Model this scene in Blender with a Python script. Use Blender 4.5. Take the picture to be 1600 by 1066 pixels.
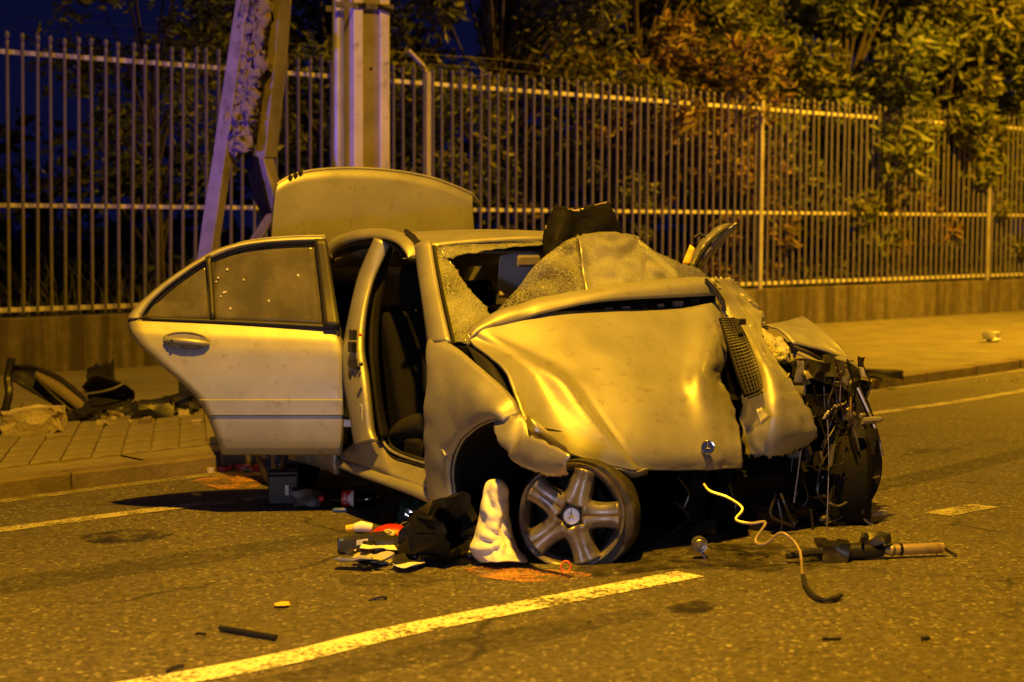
import bpy, bmesh, math, random
from mathutils import Vector as V, Matrix, noise, Quaternion
R = math.radians
for o in list(bpy.data.objects): bpy.data.objects.remove(o)
SC = bpy.context.scene
COL = SC.collection
rng = random.Random(7)

# ------------------------------------------------------------------ camera
F = 2600.0; H = 1.5; ROLL = 0.004
PITCH = math.atan((533-345)/F)
fw = V((0, math.cos(PITCH), -math.sin(PITCH))); up0 = V((0, math.sin(PITCH), math.cos(PITCH))); rt0 = V((1, 0, 0))
rt = rt0*math.cos(ROLL)+up0*math.sin(ROLL); upv = -rt0*math.sin(ROLL)+up0*math.cos(ROLL)
EYE = V((0, 0, H))
cd = bpy.data.cameras.new('camera'); cam = bpy.data.objects.new('camera', cd); COL.objects.link(cam)
cam.matrix_world = Matrix(((rt.x, upv.x, -fw.x, 0), (rt.y, upv.y, -fw.y, 0), (rt.z, upv.z, -fw.z, H), (0, 0, 0, 1)))
cd.sensor_width = 36; cd.lens = F/1600*36; cd.clip_end = 600; cd.clip_start = 0.1
cd.dof.use_dof = True; cd.dof.focus_distance = 7.6; cd.dof.aperture_fstop = 2.6
SC.camera = cam
SC.render.resolution_x = 1024; SC.render.resolution_y = 682
# ------------------------------------------------------------------ night sky, street lamps, emergency lights
w = bpy.data.worlds.new('World'); SC.world = w; w.use_nodes = True
bg = w.node_tree.nodes['Background']; bg.inputs[0].default_value = (0.10, 0.13, 0.85, 1); bg.inputs[1].default_value = 0.026
def lamp(name, loc, power, col, radius=0.2, target=None, spot=None, blend=0.5):
    ld = bpy.data.lights.new(name, 'SPOT' if spot else 'POINT'); ld.energy = power; ld.color = col; ld.shadow_soft_size = radius
    if spot: ld.spot_size = R(spot); ld.spot_blend = blend
    o = bpy.data.objects.new(name, ld); COL.objects.link(o); o.location = loc
    if target is not None: o.rotation_euler = (V(target)-V(loc)).to_track_quat('-Z', 'Y').to_euler()
    return o
SOD = (1.0, 0.475, 0.012)
lamp('street_light', (-0.2, 4.4, 8.6), 9000, SOD, 0.14, (0.0, 4.6, 0), 158, 1.0)
lamp('street_light', (9.6, 19.0, 8.9), 17000, SOD, 0.14, (7.2, 21.5, 0), 146, 1.0)
lamp('emergency_light', (-5.0, 9.8, 1.3), 700, (0.12, 0.06, 1.0), 0.08, (-2.9, 13.4, 2.6), 60, 0.9)
lamp('emergency_light', (-1.7, 0.6, 0.9), 230, (0.78, 0.74, 1.0), 0.15, (0.0, 7.4, 0.45), 42, 0.8)
SC.view_settings.view_transform = 'Standard'; SC.view_settings.look = 'None'; SC.view_settings.exposure = 0; SC.view_settings.gamma = 1

# ------------------------------------------------------------------ pixel / place helpers
def ray(px, py): return fw+rt*((px-800)/F)+upv*((533-py)/F)
def D(px, py, d): return EYE+ray(px, py)*d
KP = V((-1.88, 9.72, 0)); KN = V((.714, -.70, 0))
def rz(p): return min(.165, max(0., .033*((p.x-KP.x)*KN.x+(p.y-KP.y)*KN.y)))     # road crown: rises from the kerb to the middle
def G(px, py, z=0.0):
    r = ray(px, py); h = z
    for _ in range(12): p = EYE+r*((h-H)/r.z); h = z+rz(p)
    return EYE+r*((h-H)/r.z)
TH = R(28.4); NOSE = math.atan(.0315)
CO = V((.66, 7.10, .0277+.0315*1.3))
ch = V((math.sin(TH)*math.cos(NOSE), -math.cos(TH)*math.cos(NOSE), math.sin(NOSE))); cl = V((math.cos(TH), math.sin(TH), 0)); cu = ch.cross(cl)
def T(x, y, z): return CO+ch*x+cl*y+cu*z          # car frame: x forward, y across, z up
def K(px, py, x=None, y=None, z=None, d=None):     # point where the sight line meets a plane of the car
    if d is not None: return D(px, py, d)
    A, v = (ch, x) if x is not None else ((cl, y) if y is not None else (cu, z))
    r = ray(px, py); return EYE+r*(((CO-EYE).dot(A)+v)/r.dot(A))
def KX(l, x=None): return [K(p[0], p[1], x=(p[2] if len(p) > 2 else x)) for p in l]
def KY(l, y=None): return [K(p[0], p[1], y=(p[2] if len(p) > 2 else y)) for p in l]
def KD(l, d=None): return [K(p[0], p[1], d=(p[2] if len(p) > 2 else d)) for p in l]

# ------------------------------------------------------------------ materials
MATS = {}
def mat(name, col, rough=.6, metal=0., spec=.5, bump=0., bscale=30., var=0., vscale=8., dirt=None, dscale=5., coat=0., dthr=.5, obj=False):
    m = bpy.data.materials.new(name); m.use_nodes = True; MATS[name] = m
    nt = m.node_tree; N = nt.nodes; L = nt.links; b = N['Principled BSDF']
    b.inputs['Base Color'].default_value = (*col, 1); b.inputs['Roughness'].default_value = rough; b.inputs['Metallic'].default_value = metal
    b.inputs['Specular IOR Level'].default_value = spec; b.inputs['Coat Weight'].default_value = coat; b.inputs['Coat Roughness'].default_value = .12
    tc = N.new('ShaderNodeTexCoord'); co = tc.outputs['Object']
    last = None
    if var:
        n = N.new('ShaderNodeTexNoise'); n.inputs['Scale'].default_value = vscale; n.inputs['Detail'].default_value = 5; L.new(co, n.inputs['Vector'])
        mr = N.new('ShaderNodeMapRange'); mr.inputs['From Min'].default_value = .3; mr.inputs['From Max'].default_value = .7; mr.inputs['To Min'].default_value = 1-var; mr.inputs['To Max'].default_value = 1+var
        L.new(n.outputs['Fac'], mr.inputs['Value'])
        mx = N.new('ShaderNodeVectorMath'); mx.operation = 'SCALE'; mx.inputs[0].default_value = col; L.new(mr.outputs[0], mx.inputs['Scale'])
        last = mx.outputs[0]
    if dirt:
        n = N.new('ShaderNodeTexNoise'); n.inputs['Scale'].default_value = dscale; n.inputs['Detail'].default_value = 8; n.inputs['Roughness'].default_value = .65; L.new(co, n.inputs['Vector'])
        mr = N.new('ShaderNodeMapRange'); mr.inputs['From Min'].default_value = dthr; mr.inputs['From Max'].default_value = dthr+.18; L.new(n.outputs['Fac'], mr.inputs['Value'])
        mx = N.new('ShaderNodeMix'); mx.data_type = 'RGBA'; L.new(mr.outputs[0], mx.inputs[0])
        if last: L.new(last, mx.inputs[6])
        else: mx.inputs[6].default_value = (*col, 1)
        mx.inputs[7].default_value = (*dirt, 1); last = mx.outputs[2]
    if last: L.new(last, b.inputs['Base Color'])
    if bump:
        n = N.new('ShaderNodeTexNoise'); n.inputs['Scale'].default_value = bscale; n.inputs['Detail'].default_value = 4; L.new(co, n.inputs['Vector'])
        bp = N.new('ShaderNodeBump'); bp.inputs['Strength'].default_value = bump; bp.inputs['Distance'].default_value = .02
        L.new(n.outputs['Fac'], bp.inputs['Height']); L.new(bp.outputs[0], b.inputs['Normal'])
    return m
mat('paint', (.335, .335, .33), .52, .6, .5, bump=.06, bscale=9, var=.12, vscale=5, dirt=(.20, .18, .15), dscale=17, dthr=.585, coat=.06)
mat('bare', (.36, .35, .36), .38, .6, bump=.12, bscale=18, var=.15, dirt=(.14, .12, .11), dscale=16, dthr=.56)
mat('black_plastic', (.016, .016, .017), .42, bump=.06, bscale=60)
mat('dark_trim', (.02, .019, .018), .5)
mat('rubber', (.020, .019, .018), .62, bump=.1, bscale=80, dirt=(.07, .06, .05), dscale=9, dthr=.5)
mat('liner', (.006, .006, .006), .7, 0, .12, bump=.2, bscale=20)
mat('seat_cloth', (.005, .005, .0055), .85, 0, .15, bump=.15, bscale=90)
mat('beige_trim', (.13, .115, .095), .7, var=.1)
mat('alloy', (.20, .19, .195), .36, .6, bump=.05, bscale=30, var=.2, vscale=12, dirt=(.10, .085, .07), dscale=22, dthr=.5)
mat('chrome', (.75, .75, .76), .16, 1.0)
mat('steel', (.30, .29, .28), .4, .8, var=.2, dirt=(.09, .06, .04), dscale=20)
mat('dark_metal', (.035, .033, .032), .35, .7, bump=.1, bscale=25)
mat('wire_black', (.014, .014, .014), .35)
mat('wire_copper', (.10, .06, .035), .35, .6)
mat('cloth', (.74, .73, .68), .9, bump=.25, bscale=25, dirt=(.40, .37, .33), dscale=9, dthr=.56)
mat('concrete', (.30, .28, .25), .9, bump=.35, bscale=40, var=.2, vscale=5, dirt=(.15, .13, .11), dscale=4, dthr=.52)
mat('concrete_dim', (.22, .20, .18), .88, bump=.25, bscale=50, var=.2, vscale=6, dirt=(.10, .085, .07), dscale=7, dthr=.54)  # upright pole's concrete, darkened to paint in the leaning pole's weaker light
mat('concrete_web_shaded', (.24, .21, .17), .9, bump=.3, bscale=40, var=.2, vscale=6, dirt=(.2, .17, .13), dscale=9, dthr=.55)  # recess shade painted in: the flanges' concrete made darker
mat('concrete_flange_lit', (.58, .54, .47), .88, bump=.2, bscale=50, var=.14, vscale=4, dirt=(.2, .18, .15), dscale=7, dthr=.56)  # lightened so the flanges carry the lamplight in their colour
mat('concrete_core', (.17, .145, .11), .95, bump=.5, bscale=22, var=.3, vscale=12, dirt=(.10, .08, .065), dscale=12, dthr=.53)
mat('galvanised', (.42, .42, .43), .48, .55, var=.12, vscale=8)
mat('picket_paint_dim', (.135, .125, .13), .5, .1, var=.22, vscale=5, dirt=(.12, .07, .04), dscale=9, dthr=.55)  # darker copy of the fence paint: dim light on the pickets painted in
mat('rail_paint_lit', (.55, .52, .50), .55, .1, var=.22, vscale=5, dirt=(.16, .085, .045), dscale=9, dthr=.55)  # rails' lighter copy, lamplight from above put into the colour
mat('post_paint', (.32, .30, .31), .55, .1, var=.2, vscale=5, dirt=(.15, .08, .04), dscale=7, dthr=.56)
mat('paver', (.15, .135, .11), .85, bump=.3, bscale=60, var=.22, vscale=2.2, dirt=(.10, .085, .07), dscale=4, dthr=.54)
mat('kerbstone', (.13, .105, .085), .85, bump=.3, bscale=30, var=.2, vscale=4, dirt=(.09, .07, .055), dscale=3, dthr=.5)
mat('soil', (.06, .05, .035), .95, bump=.5, bscale=12)
mat('bark', (.05, .04, .03), .9, bump=.6, bscale=25)
mat('red_plastic', (.48, .018, .012), .4)
mat('white_plastic', (.70, .70, .70), .5)
mat('paper', (.62, .62, .64), .8, bump=.1, bscale=40)
mat('grey_board', (.34, .35, .40), .7)
mat('yellow_plastic', (.75, .50, .03), .4)
mat('blue_plastic', (.04, .08, .40), .35)
mat('blue_ink', (.12, .10, .42), .5)
mat('orange_paint', (.90, .17, .04), .6)
mat('brass_tube', (.52, .42, .25), .35, .6, var=.2, vscale=20, dirt=(.18, .08, .05), dscale=12, dthr=.55)
mat('lamp_lens', (.45, .43, .38), .35, bump=.8, bscale=45)
mat('mesh_black', (.02, .019, .018), .4)
mat('skin_bag', (.008, .008, .009), .55, 0, .2, bump=.4, bscale=16)
mat('rubble', (.34, .30, .26), .95, bump=.6, bscale=35, var=.25, vscale=9)
mat('brown_mesh', (.17, .14, .11), .7, bump=.6, bscale=120)
mat('airbag_blue', (.30, .32, .42), .8)
mat('grass', (.07, .07, .03), .8)

def nodes(name):
    m = bpy.data.materials.new(name); m.use_nodes = True; MATS[name] = m
    return m, m.node_tree, m.node_tree.nodes, m.node_tree.links, m.node_tree.nodes['Principled BSDF']
def tex(N, L, co, kind, scale, detail=4, rough=.5, sy=None):
    n = N.new('ShaderNodeTex'+kind); n.inputs['Scale'].default_value = scale
    if kind == 'Noise': n.inputs['Detail'].default_value = detail; n.inputs['Roughness'].default_value = rough
    L.new(co, n.inputs['Vector']); return n
def mrange(N, L, src, a, b, c=0., d=1.):
    n = N.new('ShaderNodeMapRange'); n.inputs[1].default_value = a; n.inputs[2].default_value = b; n.inputs[3].default_value = c; n.inputs[4].default_value = d
    L.new(src, n.inputs[0]); return n.outputs[0]
def mixc(N, L, fac, a, b):
    n = N.new('ShaderNodeMix'); n.data_type = 'RGBA'
    if isinstance(fac, (int, float)): n.inputs[0].default_value = fac
    else: L.new(fac, n.inputs[0])
    for i, c in ((6, a), (7, b)):
        if isinstance(c, tuple): n.inputs[i].default_value = (*c, 1)
        else: L.new(c, n.inputs[i])
    return n.outputs[2]
def math_(N, L, op, a, b=None):
    n = N.new('ShaderNodeMath'); n.operation = op
    for i, c in ((0, a), (1, b)):
        if c is None: continue
        if isinstance(c, (int, float)): n.inputs[i].default_value = c
        else: L.new(c, n.inputs[i])
    return n.outputs[0]

# asphalt: coarse aggregate, patches, cracks, oil stains
m, nt, N, L, b = nodes('asphalt')
co = N.new('ShaderNodeTexCoord').outputs['Object']
g1 = tex(N, L, co, 'Noise', 38, 4, .7); g2 = tex(N, L, co, 'Voronoi', 75); g3 = tex(N, L, co, 'Noise', .9, 6, .6); g4 = tex(N, L, co, 'Noise', 4.5, 6, .65)
c = mixc(N, L, mrange(N, L, g1.outputs[0], .32, .68), (.024, .022, .019), (.145, .13, .11))
c = mixc(N, L, mrange(N, L, g2.outputs['Color'], .80, .93), c, (.34, .32, .27))
c = mixc(N, L, mrange(N, L, g3.outputs[0], .35, .7, 0, .55), c, (.05, .046, .04))
c = mixc(N, L, mrange(N, L, g4.outputs[0], .60, .75, 0, .6), c, (.035, .032, .03))
cv = N.new('ShaderNodeTexVoronoi'); cv.feature = 'DISTANCE_TO_EDGE'; cv.inputs['Scale'].default_value = .42
wv = N.new('ShaderNodeVectorMath'); wv.operation = 'ADD'; nn = tex(N, L, co, 'Noise', 2.5, 5); L.new(co, wv.inputs[0]); sc_ = N.new('ShaderNodeVectorMath'); sc_.operation = 'SCALE'; sc_.inputs['Scale'].default_value = .5; L.new(nn.outputs['Color'], sc_.inputs[0]); L.new(sc_.outputs[0], wv.inputs[1]); L.new(wv.outputs[0], cv.inputs['Vector'])
crk = math_(N, L, 'MULTIPLY', mrange(N, L, cv.outputs['Distance'], 0.0, .011, 1, 0), mrange(N, L, g3.outputs[0], .44, .53))
c = mixc(N, L, crk, c, (.02, .018, .016))
L.new(c, b.inputs['Base Color']); b.inputs['Roughness'].default_value = .62; b.inputs['Specular IOR Level'].default_value = .45
bp = N.new('ShaderNodeBump'); bp.inputs['Strength'].default_value = .9; bp.inputs['Distance'].default_value = .006
L.new(math_(N, L, 'ADD', g1.outputs[0], mrange(N, L, g2.outputs['Distance'], 0, .7, .5, 0)), bp.inputs['Height']); L.new(bp.outputs[0], b.inputs['Normal'])
# worn paint (alpha broken by the aggregate)
def worn(name, col, lo, hi, sc1=60):
    m, nt, N, L, b = nodes(name)
    co = N.new('ShaderNodeTexCoord').outputs['Object']
    a = tex(N, L, co, 'Noise', sc1, 4, .6); a2 = tex(N, L, co, 'Noise', 5, 6, .6)
    s = math_(N, L, 'ADD', math_(N, L, 'MULTIPLY', a.outputs[0], .55), math_(N, L, 'MULTIPLY', a2.outputs[0], .45))
    L.new(mrange(N, L, s, lo, hi), b.inputs['Alpha']); b.inputs['Base Color'].default_value = (*col, 1); b.inputs['Roughness'].default_value = .6
    bp = N.new('ShaderNodeBump'); bp.inputs['Strength'].default_value = .6; bp.inputs['Distance'].default_value = .004; L.new(a.outputs[0], bp.inputs['Height']); L.new(bp.outputs[0], b.inputs['Normal'])
worn('road_paint', (.72, .70, .63), .41, .50)
worn('road_paint_old', (.42, .39, .33), .41, .54)
worn('gutter_dust', (.30, .27, .22), .42, .60)
worn('spray', (.80, .36, .16), .47, .66, 90)
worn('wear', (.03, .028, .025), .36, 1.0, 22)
worn('oil_shade', (.02, .018, .016), .40, .70, 14)  # oil film that also serves as painted shadow on the road
MATS['oil_shade'].node_tree.nodes['Principled BSDF'].inputs['Roughness'].default_value = .3
# stained wall: streaks run down
m, nt, N, L, b = nodes('wall_concrete')
co = N.new('ShaderNodeTexCoord').outputs['Object']
mp = N.new('ShaderNodeMapping'); mp.inputs['Scale'].default_value = (4.5, 4.5, .35); L.new(co, mp.inputs[0])
s1 = tex(N, L, mp.outputs[0], 'Noise', 1.0, 6, .6); s2 = tex(N, L, co, 'Noise', 9, 6, .6)
c = mixc(N, L, mrange(N, L, s2.outputs[0], .3, .7), (.075, .062, .048), (.145, .125, .10))
c = mixc(N, L, mrange(N, L, s1.outputs[0], .43, .58, 0, .9), c, (.035, .027, .02))
L.new(c, b.inputs['Base Color']); b.inputs['Roughness'].default_value = .9
bp = N.new('ShaderNodeBump'); bp.inputs['Strength'].default_value = .35; bp.inputs['Distance'].default_value = .02; L.new(s2.outputs[0], bp.inputs['Height']); L.new(bp.outputs[0], b.inputs['Normal'])
# leaves
def leafmat(name, c1, c2, c3):
    m, nt, N, L, b = nodes(name)
    gi = N.new('ShaderNodeNewGeometry'); co = gi.outputs['Position']
    n1 = tex(N, L, co, 'Noise', 1.3, 3); n2 = tex(N, L, co, 'Noise', 9, 2)
    c = mixc(N, L, mrange(N, L, n1.outputs[0], .38, .62), c1, c2); c = mixc(N, L, mrange(N, L, n2.outputs[0], .52, .68), c, c3)
    L.new(c, b.inputs['Base Color']); b.inputs['Roughness'].default_value = .55
    tr = N.new('ShaderNodeBsdfTranslucent'); L.new(c, tr.inputs[0]); ms = N.new('ShaderNodeMixShader'); ms.inputs[0].default_value = .3
    L.new(b.outputs[0], ms.inputs[1]); L.new(tr.outputs[0], ms.inputs[2]); L.new(ms.outputs[0], N['Material Output'].inputs[0])
leafmat('leaf_green', (.07, .10, .02), (.13, .15, .035), (.17, .16, .04))
leafmat('leaf_olive', (.13, .14, .03), (.08, .10, .02), (.20, .17, .04))
leafmat('leaf_brown', (.20, .13, .035), (.12, .11, .025), (.24, .13, .04))
# glasses
def glass(name, tint, dust, dustcol, rough=.12, crack=0, cscale=28, thr=(.4, .7)):
    m, nt, N, L, b = nodes(name)
    co = N.new('ShaderNodeTexCoord').outputs['Object']
    t = N.new('ShaderNodeBsdfTransparent'); t.inputs[0].default_value = (*tint, 1)
    gl = N.new('ShaderNodeBsdfGlossy'); gl.inputs['Roughness'].default_value = rough
    fr = N.new('ShaderNodeFresnel'); fr.inputs[0].default_value = 1.5
    m1 = N.new('ShaderNodeMixShader'); L.new(fr.outputs[0], m1.inputs[0]); L.new(t.outputs[0], m1.inputs[1]); L.new(gl.outputs[0], m1.inputs[2])
    df = N.new('ShaderNodeBsdfDiffuse'); df.inputs[0].default_value = (*dustcol, 1)
    n = tex(N, L, co, 'Noise', 3.2, 7, .6); fac = mrange(N, L, n.outputs[0], thr[0], thr[1], dust*.45, dust)
    if crack:
        for s in (cscale, cscale*.36):
            v = N.new('ShaderNodeTexVoronoi'); v.feature = 'DISTANCE_TO_EDGE'; v.inputs['Scale'].default_value = s
            nn = tex(N, L, co, 'Noise', 6, 3); wv = N.new('ShaderNodeVectorMath'); wv.operation = 'MULTIPLY_ADD'; L.new(nn.outputs['Color'], wv.inputs[0]); wv.inputs[1].default_value = (.09,)*3; L.new(co, wv.inputs[2]); L.new(wv.outputs[0], v.inputs['Vector'])
            e = mrange(N, L, v.outputs['Distance'], .0, .10 if s == cscale else .03, crack*(.8 if s == cscale else 1), 0)
            e = math_(N, L, 'MULTIPLY', e, mrange(N, L, n.outputs[0], .40, .60, .12 if s == cscale else 1., 1 if s == cscale else .05))
            fac = math_(N, L, 'MAXIMUM', fac, e)
    m2 = N.new('ShaderNodeMixShader'); L.new(fac, m2.inputs[0]); L.new(m1.outputs[0], m2.inputs[1]); L.new(df.outputs[0], m2.inputs[2])
    L.new(m2.outputs[0], N['Material Output'].inputs[0])
glass('dusty_glass', (.30, .29, .27), .46, (.30, .28, .22), .2)
glass('cracked_glass', (.66, .70, .66), .06, (.75, .74, .70), .12, .8, 170)
glass('frosted_glass', (.55, .58, .56), .26, (.66, .66, .68), .2, .7, 170, (.42, .66))
glass('bottle_plastic', (.16, .09, .07), .05, (.1, .06, .05), .06)
glass('green_glass', (.35, .60, .48), .25, (.30, .45, .38), .06, .3, 30)

# ------------------------------------------------------------------ object helpers
ORG = {}
def link(name, me, parent=None, base=None, kind=None, label=None, cat=None, group=None):
    o = bpy.data.objects.new(name, me); COL.objects.link(o)
    if parent is not None:
        o.parent = parent; ORG[o.name] = ORG[parent.name]
    else:
        base = V(base) if base is not None else V((0, 0, 0)); ORG[o.name] = base; o.location = base
    for k, v in (('kind', kind), ('label', label), ('category', cat), ('group', group)):
        if v: o[k] = v
    return o
def thing(name, base, label, cat, group=None):
    return link(name, None, None, base, None, label, cat, group)
class MB:
    def __init__(s): s.v = []; s.f = []
    def add(s, vs, fs):
        k = len(s.v); s.v += [V(p) for p in vs]; s.f += [[i+k for i in f] for f in fs]; return s
    def box(s, c, ax, ay, az):   # half axes
        c = V(c); vs = [c+ax*i+ay*j+az*k for i in (-1, 1) for j in (-1, 1) for k in (-1, 1)]
        return s.add(vs, [(0, 1, 3, 2), (4, 6, 7, 5), (0, 4, 5, 1), (2, 3, 7, 6), (0, 2, 6, 4), (1, 5, 7, 3)])
    def abox(s, lo, hi, fr=None):
        fr = fr or (lambda x, y, z: V((x, y, z)))
        vs = [fr(x, y, z) for x in (lo[0], hi[0]) for y in (lo[1], hi[1]) for z in (lo[2], hi[2])]
        return s.add(vs, [(0, 1, 3, 2), (4, 6, 7, 5), (0, 4, 5, 1), (2, 3, 7, 6), (0, 2, 6, 4), (1, 5, 7, 3)])
    def tube(s, pts, r, n=8, cap=True, flat=None):
        pts = [V(p) for p in pts]; m = len(pts); rs = r if isinstance(r, (list, tuple)) else [r]*m
        t0 = (pts[1]-pts[0]).normalized(); a = t0.orthogonal().normalized(); k = len(s.v)
        for i, p in enumerate(pts):
            t = (pts[min(i+1, m-1)]-pts[max(i-1, 0)]).normalized(); a = (a-t*a.dot(t)).normalized(); bb = t.cross(a)
            for j in range(n):
                an = 2*math.pi*j/n; s.v.append(p+(a*math.cos(an)+bb*math.sin(an))*rs[i])
        for i in range(m-1):
            for j in range(n): s.f.append([k+i*n+j, k+i*n+(j+1) % n, k+(i+1)*n+(j+1) % n, k+(i+1)*n+j])
        if cap: s.f.append([k+j for j in range(n)][::-1]); s.f.append([k+(m-1)*n+j for j in range(n)])
        return s
    def lathe(s, prof, n, fr):   # prof (r, h); fr(x, y, h) -> point
        k = len(s.v)
        for r, h in prof:
            for j in range(n): an = 2*math.pi*j/n; s.v.append(fr(r*math.cos(an), r*math.sin(an), h))
        for i in range(len(prof)-1):
            for j in range(n): s.f.append([k+i*n+j, k+i*n+(j+1) % n, k+(i+1)*n+(j+1) % n, k+(i+1)*n+j])
        return s
    def prism(s, poly, off):
        n = len(poly); k = len(s.v); s.v += [V(p) for p in poly]+[V(p)+off for p in poly]
        s.f += [[k+i for i in range(n)], [k+n+i for i in range(n)][::-1]]+[[k+i, k+(i+1) % n, k+n+(i+1) % n, k+n+i] for i in range(n)]; return s
    def build(s, name, m, parent=None, base=None, smooth=True, thick=0, bevel=0, sub=0, auto=40, off=-1, **kw):
        me = bpy.data.meshes.new(name)
        o = link(name, me, parent, base, **kw); org = ORG[o.name]
        me.from_pydata([tuple(p-org) for p in s.v], [], s.f); me.validate(); me.update()
        bm = bmesh.new(); bm.from_mesh(me)
        if not thick: bmesh.ops.recalc_face_normals(bm, faces=bm.faces)
        bm.to_mesh(me); bm.free()
        me.materials.append(MATS[m])
        if smooth:
            me.polygons.foreach_set('use_smooth', [True]*len(me.polygons))
            if auto: me.set_sharp_from_angle(angle=R(auto))
        if thick:
            md = o.modifiers.new('s', 'SOLIDIFY'); md.thickness = thick; md.offset = off
        if bevel:
            md = o.modifiers.new('b', 'BEVEL'); md.width = bevel; md.segments = 2; md.limit_method = 'ANGLE'
        if sub:
            md = o.modifiers.new('u', 'SUBSURF'); md.levels = sub; md.render_levels = sub
        return o
def cr(p, t):
    a, b, c, d = p; return .5*((2*b)+(c-a)*t+(2*a-5*b+4*c-d)*t*t+(3*b-a-3*c+d)*t**3)
def curve(pts, n):
    pts = [V(p) for p in pts]; m = len(pts); out = []
    if m == 2: return [pts[0].lerp(pts[1], i/(n-1)) for i in range(n)]
    e = [pts[0]*2-pts[1]]+pts+[pts[-1]*2-pts[-2]]
    for i in range(n):
        u = i/(n-1)*(m-1); k = min(int(u), m-2); out.append(cr(e[k:k+4], u-k))
    return out
def lin(pts, n):   # even along length, keeps corners roughly
    pts = [V(p) for p in pts]; ds = [0]
    for a, b in zip(pts, pts[1:]): ds.append(ds[-1]+(b-a).length)
    out = []; k = 0
    for i in range(n):
        s = ds[-1]*i/(n-1)
        while k < len(pts)-2 and ds[k+1] < s: k += 1
        out.append(pts[k].lerp(pts[k+1], (s-ds[k])/max(1e-9, ds[k+1]-ds[k])))
    return out
def crumple(p, amp, sc, seed=0, ridge=.6):
    q = p*sc+V((seed*7.3, seed*3.1, seed*1.7))
    a = noise.noise(q); bq = 1-2*abs(noise.noise(q*1.7+V((9, 4, 2))))
    return amp*(a*(1-ridge)+(bq-.55)*ridge)
def gridmesh(g, amp=0, sc=5, seed=0, ridge=.5, jag=0, edgefade=False, sides='tblr'):
    nu, nv = len(g), len(g[0]); rr = random.Random(seed+11); vs = []
    for i in range(nu):
        for j in range(nv):
            p = g[i][j].copy()
            du = g[min(i+1, nu-1)][j]-g[max(i-1, 0)][j]; dv = g[i][min(j+1, nv-1)]-g[i][max(j-1, 0)]
            nrm = du.cross(dv)
            if nrm.length > 1e-9 and amp: p += nrm.normalized()*crumple(p, amp, sc, seed, ridge)
            if jag:
                if (i == 0 and 't' in sides) or (i == nu-1 and 'b' in sides): p += du.normalized()*rr.uniform(-jag, jag) if du.length else V()
                if (j == 0 and 'l' in sides) or (j == nv-1 and 'r' in sides): p += dv.normalized()*rr.uniform(-jag, jag) if dv.length else V()
            vs.append(p)
    fs = [[i*nv+j, i*nv+j+1, (i+1)*nv+j+1, (i+1)*nv+j] for i in range(nu-1) for j in range(nv-1)]
    return MB().add(vs, fs)
def patch(rows, nu, nv, **k):
    rr = [curve(r, nv) for r in rows]; cols = [curve([r[j] for r in rr], nu) for j in range(nv)]
    return gridmesh([[cols[j][i] for j in range(nv)] for i in range(nu)], **k)
def ruled(A, B, n, m, bulge=V((0, 0, 0)), smoothc=True, **k):
    f = curve if smoothc else lin
    a = f(A, n); b = f(B, n)
    return gridmesh([[a[i].lerp(b[i], j/(m-1))+bulge*math.sin(math.pi*j/(m-1)) for j in range(m)] for i in range(n)], **k)
Z = V((0, 0, 1))

# ------------------------------------------------------------------ ground, road, markings
def sheet(name, pts, m, z, kind='structure', **kw):
    return MB().add([V((p[0], p[1], z)) for p in pts], [list(range(len(pts)))]).build(name, m, smooth=False, kind=kind, **kw)
kt = V((.70, .714, 0)); mb = MB(); vs = []
ss = [-200, 0]+[.5*i for i in range(1, 11)]+[200]
for q in ss:
    for t in (-220, 220):
        p = KP+KN*q+kt*t; p.z = rz(p); vs.append(p)
mb.add(vs, [[2*i, 2*i+1, 2*i+3, 2*i+2] for i in range(len(ss)-1)]).build('road', 'asphalt', kind='structure', auto=0)
def strip(name, a, b, m, z, n=24, **kw):
    A = curve(a, n); B = curve(b, n); vs = []
    for p, q in zip(A, B): vs += [V((p.x, p.y, z+rz(p))), V((q.x, q.y, z+rz(q)))]
    return MB().add(vs, [[2*i, 2*i+1, 2*i+3, 2*i+2] for i in range(n-1)]).build(name, m, smooth=False, **kw)
def off(line, d):
    out = []
    for i, p in enumerate(line):
        t = (line[min(i+1, len(line)-1)]-line[max(i-1, 0)]); t.z = 0; t.normalize(); out.append(V((p.x-t.y*d, p.y+t.x*d, p.z)))
    return out
edge = [V((-8.2, 2.3, 0))]+[G(*p) for p in ((0, 829), (410, 778), (880, 714), (1355, 648), (1600, 611))]+[V((9.6, 20.6, 0)), V((22, 38, 0))]
edge = curve(edge, 40)
strip('edge_line', off(edge, -.065), off(edge, .065), 'road_paint_old', .004, 60, kind='structure')
cen = curve([V((-3.2, 3.5, 0)), G(245, 1068), G(660, 978), G(1080, 897), G(1505, 797), V((9.5, 16.2, 0)), V((20, 30, 0))], 61)
def dash(a, b): return [p for p in cen if a <= p.x <= b]
for a, b, mm in ((-3.3, .80, 'road_paint'), (2.30, 3.2, 'road_paint_old'), (7.2, 10.2, 'road_paint_old')):
    l = dash(a, b)
    if b == .80: l = [V((-3.2, 3.5, 0)), G(245, 1068), G(660, 980), G(1078, 898)]
    if a == 2.30: l = [G(1465, 805), G(1500, 798), G(1540, 791)]
    strip('lane_dash', off(l, -.075), off(l, .075), mm, .004, 30, kind='structure')
kl = [V((-8.6, 2.6, 0))]+[G(*p) for p in ((0, 780), (300, 742), (820, 676), (1340, 612), (1600, 576))]+[V((9.8, 22.3, 0)), V((22, 39, 0))]
kl = curve(kl, 60)
KH = .10
strip('gutter', off(kl, -.16), off(kl, -.04), 'gutter_dust', .004, 80, kind='structure')
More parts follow.
